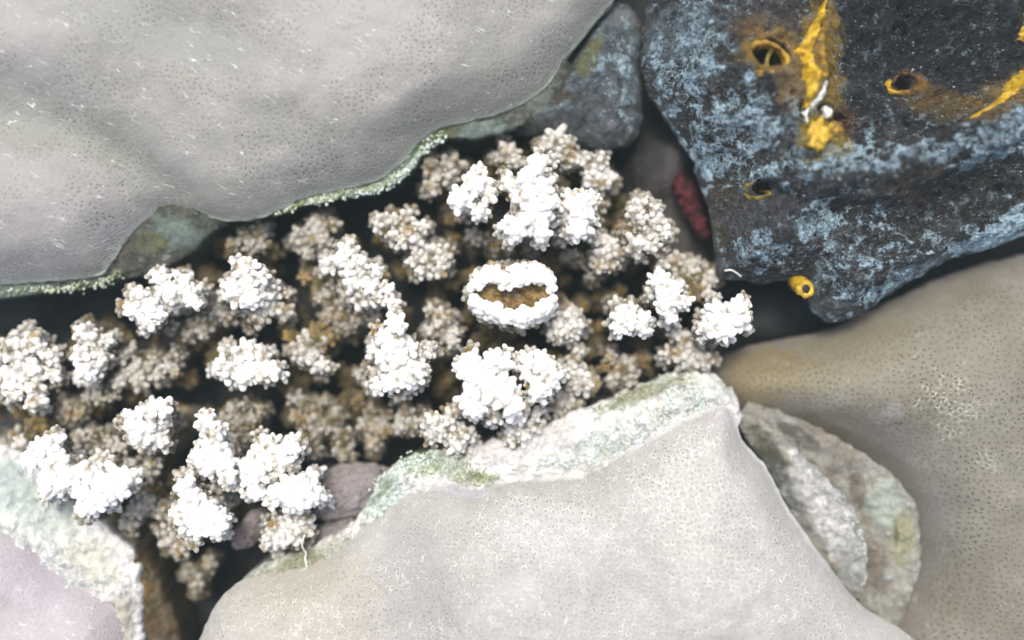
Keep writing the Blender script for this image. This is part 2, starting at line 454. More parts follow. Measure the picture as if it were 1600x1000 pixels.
# ------------------------------------------------------------------ domed patches (boulders, rocks)
def star(outline, centre, z_edge, H1, R1, H2, R2, N=500, rings=90, bumps=(), noise=(), jitter=(0, 20), holes=(),
         floor=-215, undercut=40, seed=1, growth=1.7, zgrad=(0, 0)):
    """closed outline (world units) seen from centre; returns verts, faces, surf coords"""
    o = resample(smooth_path(outline, True, 10), N, True)
    c = np.asarray(centre, float)
    dirs = o - c
    L = np.linalg.norm(dirs, axis=1, keepdims=True)
    nrm = dirs / L
    if jitter[0]:
        q = np.c_[o, np.zeros(N)] / jitter[1]
        o = o + nrm * (jitter[0] * fbm(q, 3, seed + 50))[:, None]
    u = np.linspace(0, 1, rings)
    s = 1 - u ** growth
    s = s[:-1]
    xy = (c + (o - c)[None] * s[:, None, None]).reshape(-1, 2)
    nn = np.broadcast_to(nrm[None], (len(s), N, 2)).reshape(-1, 2)
    xy = np.vstack([xy, c[None]])
    nn = np.vstack([nn, [[0, 0]]])
    d = seg_dist(xy, resample(o, 220, True))
    # smooth distance to the outline: no crease where two flanks meet
    oo = resample(o, 500, True)
    ds = np.linalg.norm(oo - np.roll(oo, 1, 0), axis=1).mean()
    soft = np.empty(len(xy))
    for k in range(0, len(xy), 8000):
        r2 = ((xy[k:k + 8000, None] - oo[None]) ** 2).sum(2) + 1e-6
        soft[k:k + 8000] = (2 / math.pi * ds * (1 / (r2 * r2)).sum(1)) ** (-1 / 3)
    bl = sstep(ds * 0.7, ds * 2.5, d)
    d = d * (1 - bl) + np.minimum(soft, d * 1.05) * bl
    q1 = np.clip(d / R1, 0, 1)
    q2 = np.clip(d / R2, 0, 1)
    ze = z_edge + zgrad[0] * (xy[:, 0] - c[0]) + zgrad[1] * (xy[:, 1] - c[1])
    z = ze + H1 * (1 - (1 - q1) ** 2.2) + H2 * (1 - (1 - q2) ** 2)
    fade = sstep(0, 60, d)
    for (px, py, rx, ry, ang, h) in bumps:
        bx, by = P(px, py, z_edge + H1)
        a = math.radians(ang)
        dx, dy = xy[:, 0] - bx, xy[:, 1] - by
        uu = (dx * math.cos(a) + dy * math.sin(a)) / rx
        vv = (-dx * math.sin(a) + dy * math.cos(a)) / ry
        z = z + h * np.exp(-(uu * uu + vv * vv)) * (0.35 + 0.65 * fade)
    p3 = np.c_[xy, z * 0.6]
    for (amp, sc, oc, gain) in noise:
        z = z + amp * fbm(p3 / sc, oc, seed, gain) * (0.3 + 0.7 * sstep(0, 30, d))
    for (px, py, rx, ry, depth) in holes:
        bx, by = P(px, py, z_edge + H1)
        r = np.sqrt(((xy[:, 0] - bx) / rx) ** 2 + ((xy[:, 1] - by) / ry) ** 2)
        z = z - depth * (1 - sstep(0.72, 1.05, r))
    q = np.clip(z_edge + H1 - z, 0, None)
    surf = np.c_[xy + nn * q[:, None], np.zeros(len(xy))]
    verts = [np.c_[xy, z]]
    surfs = [surf]
    faces = []
    R = len(s)
    for k in range(R - 1):
        for i in range(N):
            j = (i + 1) % N
            faces.append((k * N + i, k * N + j, (k + 1) * N + j, (k + 1) * N + i))
    ctr = R * N
    for i in range(N):
        faces.append(((R - 1) * N + i, (R - 1) * N + (i + 1) % N, ctr))
    # the flank: curls under and runs down to the reef floor
    base = np.c_[xy[:N], z[:N]]
    prev = 0
    start = ctr + 1
    drops = [(1.5, 6), (0, 14), (-5, 26), (-undercut * 0.35, 60), (-undercut * 0.7, 110), (-undercut, None)]
    first = True
    for (off, dz) in drops:
        zz = base[:, 2] - dz if dz is not None else np.minimum(base[:, 2] - 140, floor)
        bx = base[:, :2] + nrm * off
        rr = np.c_[bx, zz]
        nz = fbm(rr / 30.0, 3, seed + 9)
        amp = noise[-1][0] if noise else 0
        rr[:, :2] += nrm * (nz * min(6, 1.5 + amp))[:, None] * (0 if dz is not None and dz < 10 else 1)
        verts.append(rr)
        surfs.append(np.c_[base[:, :2] + nrm * ((z_edge + H1) - zz)[:, None], np.zeros(N)])
        for i in range(N):
            j = (i + 1) % N
            faces.append((start + i, start + j, prev + j, prev + i))
        prev = start
        start += N
    return np.vstack(verts), faces, np.vstack(surfs)

def attrs_for(v, blobs, z, crust=(), pale=(), seed=3):
    tint = tint_field(v, blobs, z, seed) if blobs else np.zeros((len(v), 4))
    cr = np.zeros(len(v))
    for c in crust:
        cr = np.maximum(cr, tint_field(v, [(*c[:5], (0, 0, 0), 1.0)], z, seed + 5, 0.9)[:, 3] * c[5])
        if c[5] < 0:
            cr = cr + tint_field(v, [(*c[:5], (0, 0, 0), 1.0)], z, seed + 5)[:, 3] * c[5]
    pl = np.zeros(len(v))
    for c in pale:
        pl = np.maximum(pl, tint_field(v, [(*c[:5], (0, 0, 0), 1.0)], z, seed + 8, 1.1)[:, 3] * c[5])
    return tint, cr, pl

def bvh_of(v, f):
    return BVHTree.FromPolygons([tuple(x) for x in v], f)

def drop(bvh, x, y, default=0.0):
    h = bvh.ray_cast(Vector((x, y, 900)), Vector((0, 0, -1)))
    return h[0].z if h[0] is not None else default

# lofted strip between two edge lines
def band(inner, outer, z_in, z_out, hump=4, step=3.0, across=22, amp=(4, 16, 4), jitter=(3, 14), floor=-215, seed=1, skirt=True, on=None):
    inn = smooth_path(inner, False, 8)
    out = smooth_path(outer, False, 8)
    L = max(np.linalg.norm(np.diff(inn, axis=0), axis=1).sum(), np.linalg.norm(np.diff(out, axis=0), axis=1).sum())
    N = max(8, int(L / step))
    inn, out = resample(inn, N, False), resample(out, N, False)
    nd = out - inn
    nl = np.linalg.norm(nd, axis=1, keepdims=True)
    nd = nd / np.maximum(nl, 1e-6)
    if jitter[0]:
        out = out + nd * (jitter[0] * fbm(np.c_[out, np.zeros(N)] / jitter[1], 3, seed + 3))[:, None]
    zi = np.broadcast_to(np.interp(np.linspace(0, 1, N), np.linspace(0, 1, len(np.atleast_1d(z_in))), np.atleast_1d(z_in)), (N,))
    zo = np.broadcast_to(np.interp(np.linspace(0, 1, N), np.linspace(0, 1, len(np.atleast_1d(z_out))), np.atleast_1d(z_out)), (N,))
    rows = []
    for t in np.linspace(0, 1, across):
        xy = inn * (1 - t) + out * t
        z = zi * (1 - t) + zo * t + hump * 4 * t * (1 - t)
        if on is not None:
            z = z + np.array([drop(on, a, b2) for a, b2 in xy])
        r = np.c_[xy, z]
        r[:, 2] += amp[0] * fbm(r * np.array([1, 1, .3]) / amp[1], amp[2], seed, 0.6)
        rows.append(r)
    if skirt:
        last = rows[-1].copy()
        for (off, dz) in ((1.5, 5), (1, 14), (-4, 40), (-10, 90), (-16, 230)):
            r = last.copy()
            r[:, 2] = np.maximum(last[:, 2] - dz, floor)
            r[:, :2] += nd * (off + 3 * fbm(r / 18.0, 3, seed + 7))[:, None]
            rows.append(r)
    v = np.vstack(rows)
    f = []
    for k in range(len(rows) - 1):
        for i in range(N - 1):
            f.append((k * N + i, (k + 1) * N + i, (k + 1) * N + i + 1, k * N + i + 1))
    a = v[f[0][0]]
    nrm = np.cross(v[f[0][1]] - a, v[f[0][3]] - a)
    mid = f[len(f) // 3]
    nrm = np.cross(v[mid[1]] - v[mid[0]], v[mid[3]] - v[mid[0]])
    if nrm[2] < 0:
        f = [tuple(reversed(x)) for x in f]
    return v, f

def add_surface(name, v, f, mat, parent=None, blobs=(), z=0, crust=(), pale=(), surf=None, seed=3):
    tint, cr, pl = attrs_for(v, blobs, z, crust, pale, seed)
    vec = {'surf': surf} if surf is not None else {}
    return obj(name, mesh_from(name, v, f, mat, True, {'crust': cr, 'pale': pl}, vec, {'tint': tint}), parent)

def tube(path, rad, segs=8):
    path = np.asarray(path, float)
    n = len(path)
    rad = np.broadcast_to(np.asarray(rad, float), (n,))
    v, f = [], []
    for i in range(n):
        t = path[min(i + 1, n - 1)] - path[max(i - 1, 0)]
        t = t / np.linalg.norm(t)
        a = np.cross(t, [0.13, 0.2, 0.97])
        if np.linalg.norm(a) < 1e-3:
            a = np.cross(t, [1, 0, 0])
        a /= np.linalg.norm(a)
        b = np.cross(t, a)
        for k in range(segs):
            g = 2 * math.pi * k / segs
            v.append(path[i] + rad[i] * (math.cos(g) * a + math.sin(g) * b))
    for i in range(n - 1):
        for k in range(segs):
            m = (k + 1) % segs
            f.append((i * segs + k, i * segs + m, (i + 1) * segs + m, (i + 1) * segs + k))
    f.append(tuple(range(segs))[::-1])
    f.append(tuple((n - 1) * segs + k for k in range(segs)))
    return np.array(v), f

def ring_mesh(cx, cy, cz, rx, ry, w, h, n=48, seed=1, on=None, ang=0):
    """soft raised rim round an opening"""
    v, f = [], []
    prof = [(-0.35, -14), (-0.1, -4), (0.05, h * 0.7), (0.35, h), (0.7, h * 0.55), (1.0, 0), (1.15, -5)]
    zs = None
    if on is not None:
        zs = np.array([drop(on, cx + rx * 1.55 * math.cos(2 * math.pi * i / n), cy + ry * 1.55 * math.sin(2 * math.pi * i / n), cz) for i in range(n)])
        for _ in range(12):
            zs = (np.roll(zs, 1) + zs + np.roll(zs, -1)) / 3
    for i in range(n):
        g = 2 * math.pi * i / n
        wob = 1 + 0.12 * math.sin(3 * g + seed) + 0.08 * math.sin(5 * g + 2 * seed)
        for (t, z) in prof:
            ex, ey = (rx + w * wob * t) * math.cos(g), (ry + w * wob * t) * math.sin(g)
            x = cx + ex * math.cos(ang) - ey * math.sin(ang)
            y = cy + ex * math.sin(ang) + ey * math.cos(ang)
            zz = cz
            if zs is not None:
                zz = zs[i] + 3
            v.append((x, y, zz + z * wob))
    m = len(prof)
    for i in range(n):
        j = (i + 1) % n
        for k in range(m - 1):
            f.append((i * m + k, i * m + k + 1, j * m + k + 1, j * m + k))
    v = np.array(v)
    return v + 2.2 * np.stack([fbm(v / 9.0, 3, seed + q) for q in range(3)], 1), f

def blob_mesh(r, seed, sub=3, amp=0.25, freq=1.6):
    bm = bmesh.new()
    bmesh.ops.create_icosphere(bm, subdivisions=sub, radius=1)
    v = np.array([x.co[:] for x in bm.verts])
    f = [tuple(q.index for q in x.verts) for x in bm.faces]
    bm.free()
    v = v * (1 + amp * fbm(v * freq + seed * 3.1, 4, seed))[:, None]
    return v * np.asarray(r), f

# ================================================================== SETTING: the reef floor
gx = np.concatenate([-np.geomspace(80000, 1500, 14), np.arange(-1400, 1401, 12), np.geomspace(1500, 80000, 14)])
gy = np.concatenate([-np.geomspace(80000, 1200, 14), np.arange(-1100, 1101, 12), np.geomspace(1200, 80000, 14)])
XX, YY = np.meshgrid(gx, gy)
fv = np.c_[XX.ravel(), YY.ravel(), np.zeros(XX.size)]
near = 1 - sstep(1300, 2500, np.hypot(fv[:, 0], fv[:, 1]))
fz = -205 + near * (14 * fbm(fv / 90.0, 5, 4, 0.6))
def rise(px, py, rx, ry, h):
    cx, cy = P(px, py, -120)
    r = ((fv[:, 0] - cx) / rx) ** 2 + ((fv[:, 1] - cy) / ry) ** 2
    return h * np.exp(-r * r)
fz = fz + rise(1060, 330, 110, 150, 100) + rise(1215, 490, 120, 60, 70) + rise(1020, 230, 70, 90, 60)
fv[:, 2] = fz
nx, ny = len(gx), len(gy)
ff = [(j * nx + i, j * nx + i + 1, (j + 1) * nx + i + 1, (j + 1) * nx + i) for j in range(ny - 1) for i in range(nx - 1)]
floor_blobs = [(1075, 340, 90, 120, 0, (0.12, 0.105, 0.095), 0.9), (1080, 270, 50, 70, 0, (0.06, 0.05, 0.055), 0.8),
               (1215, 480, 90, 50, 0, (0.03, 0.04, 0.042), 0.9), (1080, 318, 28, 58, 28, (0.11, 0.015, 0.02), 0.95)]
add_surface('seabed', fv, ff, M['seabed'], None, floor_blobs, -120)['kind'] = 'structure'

# the slightly milky sea water round camera and reef
bm = bmesh.new()
bmesh.ops.create_cube(bm, size=1)
me = bpy.data.meshes.new('haze')
bm.to_mesh(me)
bm.free()
hz = bpy.data.objects.new('haze', me)
C.objects.link(hz)
hz.scale = (42, 42, 2.2)
hz.location = (0, 0, -0.6)
hm = bpy.data.materials.new('sea_water_haze')
hm.use_nodes = True
hm.node_tree.nodes.clear()
ho = hm.node_tree.nodes.new('ShaderNodeOutputMaterial')
hv = hm.node_tree.nodes.new('ShaderNodeVolumePrincipled')
hv.inputs['Color'].default_value = (0.74, 0.97, 0.95, 1)
hv.inputs['Density'].default_value = 0.12
hv.inputs['Anisotropy'].default_value = 0.3
hm.node_tree.links.new(hv.outputs[0], ho.inputs['Volume'])
me.materials.append(hm)
hz['kind'] = 'stuff'

# ================================================================== BOULDER CORALS
def boulder(label, outline, centre_px, mat, z_edge, H1, R1, H2, R2, bumps, blobs=(), pale=(), seed=1, noise=((4, 60, 3, .5),), jitter=(2.0, 18), undercut=45, zgrad=(0, 0), N=560, rings=100, margin=None):
    o = pts(outline, z_edge)
    c = P(*centre_px, z_edge)
    v, f, sf = star(o, c, z_edge, H1, R1, H2, R2, N, rings, bumps, noise, jitter, (), -215, undercut, seed, 1.6, zgrad)
    root = add_surface('boulder_coral', v, f, M[mat], None, blobs, z_edge + H1, (), pale, sf, seed)
    if margin:                                           # the pale growing edge of the tissue
        mc, mw, ms, (x0, x1) = margin
        mc = dim(mc)
        d = seg_dist(v[:, :2], v[:N, :2])
        m = (1 - sstep(mw * 0.3, mw, d + mw * 0.5 * fbm(v / 14.0, 3, seed))) * ms
        m *= sstep(P(x0, 0)[0] - 60, P(x0, 0)[0], v[:, 0]) * (1 - sstep(P(x1, 0)[0], P(x1, 0)[0] + 60, v[:, 0]))
        t0, _, _ = attrs_for(v, blobs, z_edge + H1, (), (), seed)
        na = m + t0[:, 3] * (1 - m)
        wgt = np.where(na > 1e-5, m / np.maximum(na, 1e-5), 0)[:, None]
        t0[:, :3] = t0[:, :3] * (1 - wgt) + np.array(mc) * wgt
        t0[:, 3] = na
        root.data.attributes['tint'].data.foreach_set('color', t0.astype(np.float32).ravel())
    tag(root, label, 'coral', 'smooth boulder corals around the crevice')
    return root, v, f

TL_OUT = [(-420, 330), (-300, 430), (-150, 455), (0, 444), (60, 440), (150, 432), (172, 414), (200, 374), (232, 340), (262, 322), (300, 330), (345, 343), (400, 341), (440, 325),
          (480, 307), (540, 294), (590, 280), (625, 256), (655, 222), (690, 200), (740, 188), (800, 170), (850, 138), (880, 95), (905, 66), (935, 28), (962, -8), (990, -80), (980, -200),
          (900, -330), (600, -430), (200, -450), (-200, -400), (-430, -200), (-520, 80)]
tl, tl_v, tl_f = boulder('huge pale grey smooth boulder coral filling the upper left, above the dark crevice', TL_OUT, (260, -20), 'boulder_a', -8, 34, 70, 50, 380,
    [(90, 310, 160, 110, 20, 34), (110, 70, 160, 70, 15, 28), (500, 120, 190, 120, -25, 34), (720, 60, 130, 120, 30, 20), (20, 180, 150, 50, -25, -24), (200, 265, 170, 55, -38, -34), (300, 50, 190, 55, -16, -24), (620, 225, 130, 55, 30, -10)],
    [(90, 330, 150, 100, 15, (0.40, 0.375, 0.37), 0.55), (80, 40, 120, 60, 10, (0.41, 0.385, 0.38), 0.5), (230, 280, 190, 40, -38, (0.25, 0.26, 0.225), 0.6),
     (250, 60, 200, 45, -14, (0.28, 0.29, 0.26), 0.6), (20, 180, 130, 35, -20, (0.265, 0.28, 0.25), 0.6), (560, 90, 150, 110, 0, (0.42, 0.395, 0.375), 0.4)], seed=11, margin=((0.44, 0.50, 0.42), 7, 0.5, (-300, 1000)))

BT_OUT = [(250, 1190), (285, 1080), (312, 1000), (338, 945), (372, 912), (420, 894), (480, 882), (530, 850), (570, 815), (610, 785), (650, 765), (700, 752), (745, 758), (800, 748),
          (850, 743), (905, 738), (950, 716), (985, 700), (1040, 668), (1090, 642), (1128, 630), (1145, 640), (1160, 690), (1196, 730), (1228, 790), (1262, 840), (1310, 905), (1350, 950), (1430, 1002),
          (1480, 1080), (1500, 1220), (1350, 1380), (1000, 1450), (600, 1430), (330, 1340)]
bt, bt_v, bt_f = boulder('broad bright grey-beige boulder coral at the bottom middle, speckled with ringed polyps', BT_OUT, (850, 1060), 'boulder_b', -4, 32, 60, 55, 320,
    [(1090, 840, 130, 200, 25, 28), (820, 890, 180, 130, 10, 16), (640, 930, 75, 180, 8, -30), (480, 970, 130, 100, 25, 18), (980, 930, 80, 180, -8, -16), (1130, 720, 70, 60, 0, 8)],
    [(470, 970, 150, 110, 25, (0.46, 0.42, 0.33), 0.55), (650, 930, 60, 150, 8, (0.34, 0.345, 0.325), 0.5), (725, 768, 50, 12, -8, (0.50, 0.47, 0.55), 0.6),
     (1130, 650, 26, 26, 0, (0.5, 0.47, 0.48), 0.6), (1110, 800, 110, 160, 25, (0.49, 0.475, 0.435), 0.5)],
    [(1080, 820, 90, 130, 20, 0.6), (1080, 700, 40, 18, 10, 0.9), (860, 830, 120, 40, 0, 0.4)], seed=21, margin=((0.66, 0.66, 0.64), 8, 0.8, (700, 1250)))

RT_OUT = [(1112, 590), (1130, 560), (1175, 541), (1230, 530), (1300, 514), (1400, 468), (1500, 425), (1620, 395), (1760, 380), (1930, 420), (2050, 640), (2080, 900), (1980, 1180), (1760, 1340), (1520, 1300), (1400, 1180), (1370, 1060),
          (1385, 985), (1410, 920), (1425, 860), (1418, 800), (1385, 745), (1330, 700), (1270, 672), (1200, 655), (1140, 640)]
rt, rt_v, rt_f = boulder('brown-grey boulder coral at the right with pale honeycomb patches, partly under the dark rock', RT_OUT, (1560, 650), 'boulder_c', -85, 52, 120, 75, 320,
    [(1560, 560, 120, 120, 0, 14), (1500, 800, 60, 160, 20, 10), (1440, 700, 60, 60, 0, -8)],
    [(1190, 590, 90, 50, 10, (0.235, 0.18, 0.085), 0.7), (1320, 560, 130, 50, 20, (0.20, 0.17, 0.095), 0.5), (1430, 560, 200, 70, 15, (0.22, 0.195, 0.13), 0.4), (1120, 585, 30, 40, 0, (0.2, 0.18, 0.17), 0.5),
     (1390, 690, 40, 70, 40, (0.22, 0.20, 0.20), 0.4), (1450, 830, 40, 120, 0, (0.26, 0.25, 0.245), 0.4), (1420, 940, 40, 60, 0, (0.22, 0.18, 0.16), 0.6), (1385, 640, 18, 16, 0, (0.32, 0.30, 0.29), 0.5)],
    [(1458, 628, 36, 44, 30, 1.0), (1510, 715, 20, 18, 0, 0.7), (1300, 615, 30, 26, 0, 0.25), (1430, 720, 14, 24, 0, 0.35), (1500, 830, 24, 34, 0, 0.2)], seed=31, margin=((0.22, 0.20, 0.19), 9, 0.6, (1000, 1700)))

BL_OUT = [(-260, 900), (-150, 850), (-60, 828), (0, 834), (40, 848), (72, 878), (100, 905), (140, 922), (172, 945), (192, 985), (198, 1040), (170, 1150), (60, 1260), (-120, 1260), (-260, 1120)]
bl, bl_v, bl_f = boulder('small smooth lilac boulder coral cut off by the bottom left corner', BL_OUT, (-30, 1040), 'boulder_d', -4, 26, 60, 40, 200,
    [], [(40, 900, 80, 40, -30, (0.48, 0.43, 0.49), 0.5), (60, 990, 90, 50, 0, (0.50, 0.47, 0.48), 0.5)], seed=41, N=360, rings=70)

# dead, encrusted margins of the boulder corals (parts of their boulder)
def rim(parent, name, inner, outer, zi, zo, mat, blobs=(), crust=(), label=None, seed=5, **kw):
    v, f = band(pts(inner, float(np.mean(zi))), pts(outer, float(np.mean(zo))), zi, zo, seed=seed, **kw)
    o = add_surface(name, v, f, M[mat], parent, blobs, float(np.mean(zo)), crust, (), None, seed)
    if label:
        o['label'] = label
    return o, v, f

OLIVE, PINKG = (0.26, 0.30, 0.11), (0.90, 0.85, 0.82)
rim(tl, 'dead_rim', [(-150, 438), (0, 428), (80, 424), (150, 416), (172, 400)], [(-150, 490), (0, 465), (70, 456), (140, 448), (185, 430)], -6, -22, 'green_crust',
    [(40, 455, 60, 14, 5, (0.36, 0.46, 0.34), 0.8), (150, 440, 40, 10, 0, (0.3, 0.32, 0.22), 0.5)], seed=61, hump=3)
rim(tl, 'dead_ledge', [(150, 425), (180, 395), (206, 362), (236, 328), (262, 312), (300, 318), (348, 334)], [(158, 444), (205, 434), (240, 424), (275, 408), (300, 392), (322, 368), (356, 348)], -8, -34, 'green_crust',
    [(285, 365, 45, 24, -30, (0.27, 0.36, 0.31), 0.8), (240, 380, 26, 18, 0, (0.22, 0.26, 0.10), 0.8), (210, 400, 50, 20, 40, (0.15, 0.135, 0.10), 0.7)], label='grey-green triangular dead ledge', seed=62, hump=6)
rim(tl, 'dead_rim', [(430, 318), (480, 297), (540, 284), (585, 270), (618, 246), (648, 212), (690, 190), (740, 176), (800, 158), (845, 128), (875, 85)],
    [(425, 338), (485, 314), (545, 304), (600, 290), (640, 268), (664, 234), (700, 216), (745, 214), (810, 196), (860, 160), (895, 105)], -8, -22, 'green_crust',
    [(530, 298, 60, 12, 12, (0.33, 0.44, 0.34), 0.9), (620, 270, 50, 18, 45, (0.42, 0.55, 0.46), 0.9), (670, 222, 30, 12, 40, OLIVE, 0.8), (700, 208, 40, 12, 20, OLIVE, 0.7), (755, 205, 50, 14, 10, (0.36, 0.46, 0.40), 0.9), (845, 160, 26, 14, 50, (0.36, 0.40, 0.32), 0.6)], label='mint green encrusted rim', seed=63, hump=3)

br1, br1v, br1f = rim(bt, 'dead_rim', [(340, 960), (372, 925), (420, 905), (485, 892), (540, 858), (580, 825), (620, 795), (660, 776), (720, 765), (800, 762), (905, 750), (990, 712), (1050, 676), (1100, 650), (1135, 640), (1152, 668)],
    [(360, 925), (395, 893), (430, 876), (470, 862), (520, 838), (566, 800), (590, 752), (625, 722), (680, 704), (770, 690), (850, 664), (930, 632), (1010, 600), (1070, 580), (1125, 592), (1160, 640)],
    -2, [-30, -26, -18, -14, -10, -14, -20, -20], 'crust',
    [(470, 875, 50, 14, 20, (0.24, 0.25, 0.10), 0.8), (395, 905, 40, 14, 30, (0.74, 0.84, 0.74), 0.7), (600, 770, 40, 40, 40, (0.84, 1.0, 0.9), 0.8), (670, 722, 50, 18, 0, (0.72, 0.80, 0.46), 0.8),
     (740, 742, 40, 10, 0, (0.6, 0.64, 0.3), 0.7), (760, 705, 90, 22, 10, PINKG, 0.8), (840, 690, 70, 22, 15, (0.92, 0.88, 0.85), 0.7), (880, 712, 60, 14, 10, (0.86, 1.0, 0.86), 0.6), (960, 650, 60, 20, 15, (0.86, 1.0, 0.86), 0.6),
     (1010, 612, 60, 12, 20, (0.28, 0.28, 0.12), 0.7), (1110, 600, 30, 30, 0, (0.9, 0.96, 0.88), 0.6)],
    [(950, 690, 110, 22, 12, 0.9), (1090, 625, 60, 30, 20, 0.8), (600, 760, 40, 40, 40, 0.5)], label='pale mint and pink dead rim', seed=64, hump=10, across=40, amp=(12, 26, 6), jitter=(9, 18))

rim(bl, 'dead_rim', [(-160, 868), (-60, 846), (0, 848), (36, 862), (66, 890), (96, 918), (136, 936), (168, 958), (184, 990), (188, 1060)],
    [(-200, 660), (-60, 680), (0, 700), (40, 716), (80, 752), (120, 790), (170, 828), (212, 862), (222, 920), (222, 1060)], -2, [-40, -40, -38, -30, -24, -20, -20], 'crust',
    [(20, 760, 60, 45, -35, (0.56, 0.66, 0.62), 0.85), (80, 800, 70, 40, -35, (0.62, 0.72, 0.65), 0.7), (150, 870, 60, 30, -35, (0.74, 0.76, 0.62), 0.7), (60, 850, 90, 20, -40, (0.8, 0.86, 0.8), 0.5), (200, 960, 20, 60, 0, (0.38, 0.35, 0.24), 0.6)],
    [(110, 890, 100, 26, -38, 0.7)], label='pale mint encrusted slope', seed=65, hump=8, across=50, amp=(12, 28, 6), jitter=(9, 20))
rim(bl, 'brown_crust', [(214, 838), (208, 900), (196, 950), (194, 1000), (194, 1080)], [(222, 842), (246, 900), (262, 950), (276, 1000), (284, 1080)], -24, [-40, -60, -70], 'brown_crust',
    [(222, 912, 20, 22, 0, (0.42, 0.22, 0.02), 0.85), (228, 870, 14, 10, 0, (0.30, 0.17, 0.04), 0.8), (235, 970, 26, 50, 0, (0.20, 0.13, 0.05), 0.6)], label='orange-brown encrusted edge', seed=66, hump=10, amp=(8, 16, 5), jitter=(6, 20))

# the two dead ledges between the bottom and right boulder corals
v, f = band(pts([(1145, 645), (1170, 690), (1205, 735), (1240, 800), (1290, 880), (1335, 935)], -40), pts([(1165, 642), (1205, 668), (1262, 722), (1318, 780), (1348, 850), (1350, 935)], -30),
            [-34, -60, -60, -54, -40], [-46, -26, -14, -10, -14, -36], seed=71, hump=4, across=36, amp=(8, 20, 5), jitter=(7, 20))
o = add_surface('dead_coral_ledge', v, f, M['ledge'], None,
    [(1225, 745, 22, 90, 37, (0.10, 0.11, 0.10), 0.75), (1195, 690, 16, 40, 40, (0.16, 0.15, 0.08), 0.7), (1265, 765, 9, 110, 33, (0.50, 0.47, 0.36), 0.8), (1290, 800, 30, 120, 28, (1.05, 1.03, 0.98), 0.95), (1330, 880, 22, 50, 5, (0.50, 0.52, 0.50), 0.7)],
    -30, [(1305, 800, 36, 110, 25, 1.0), (1240, 780, 20, 80, 35, 0.6)], (), None, 71)
tag(o, 'white crumbly dead coral ledge against the right flank of the bottom boulder coral', 'dead coral')
v, f = band(pts([(1148, 650), (1195, 680), (1250, 735), (1300, 800), (1340, 870), (1350, 960), (1340, 1020)], -52), pts([(1170, 630), (1250, 655), (1330, 700), (1395, 745), (1432, 810), (1432, 890), (1400, 1010)], -40),
            [-54, -64, -66, -66, -90], [-46, -40, -34, -30, -30, -34, -70], seed=72, hump=8, across=36, amp=(8, 24, 5), jitter=(6, 24), floor=-215)
o = add_surface('dead_coral_ledge', v, f, M['ledge'], None,
    [(1300, 690, 70, 14, -38, (0.36, 0.30, 0.21), 0.7), (1255, 685, 50, 14, -36, (0.13, 0.11, 0.08), 0.8), (1345, 770, 14, 60, 20, (0.17, 0.12, 0.08), 0.7), (1385, 790, 36, 50, 20, (0.58, 0.66, 0.54), 0.8), (1410, 840, 20, 50, 0, (0.46, 0.45, 0.24), 0.8),
     (1370, 890, 26, 50, 5, (0.22, 0.16, 0.11), 0.7), (1400, 835, 3, 26, 8, (0.10, 0.10, 0.03), 0.8)], -35, (), (), None, 72)
tag(o, 'tan and yellow-green dead coral ledge tucked beside the brown boulder coral', 'dead coral')

# ================================================================== ENCRUSTED ROCKS
RK_OUT = [(1020, -20), (1008, 60), (1012, 120), (1035, 165), (1062, 205), (1088, 250), (1110, 310), (1122, 370), (1130, 425), (1165, 436), (1205, 440), (1240, 438), (1268, 452), (1282, 485), (1310, 500), (1345, 496), (1400, 458),
          (1450, 428), (1500, 402), (1560, 384), (1620, 362), (1720, 320), (1860, 200), (1880, 0), (1780, -200), (1560, -300), (1300, -280), (1120, -200), (1040, -110)]
rk_o = pts(RK_OUT, 10)
HOLES = [(1187, 103, 30, 22, 170), (1417, 128, 15, 12, 120), (1183, 298, 15, 12, 110), (1408, 47, 18, 12, 20), (1051, 36, 14, 10, 14), (1270, 185, 14, 12, 18), (1300, 205, 22, 18, 12)]
v, f, sf = star(rk_o, P(1380, 190, 10), -16, 44, 75, 50, 260, 800, 170,
    [(1190, 170, 110, 100, 0, 42), (1430, 80, 130, 90, 0, -62), (1300, 285, 150, 44, 12, 38), (1470, 320, 110, 40, 22, -46), (1180, 365, 66, 54, 0, 34), (1285, 425, 18, 60, 10, -34), (1540, 210, 120, 30, 25, 44), (1265, 95, 16, 100, -5, 26), (1075, 90, 50, 80, 0, 26), (1560, 368, 120, 26, 25, 30), (1390, 420, 70, 40, 20, 26), (1120, 250, 40, 26, 40, -20), (1250, 330, 60, 30, 0, -14)],
    [(32, 100, 6, 0.6), (12, 24, 4, 0.62)], (6, 26), HOLES, -215, 60, 81, 1.25)
rk_bvh = bvh_of(v, f)
rk_v = v
BLUE = (0.24, 0.31, 0.35)
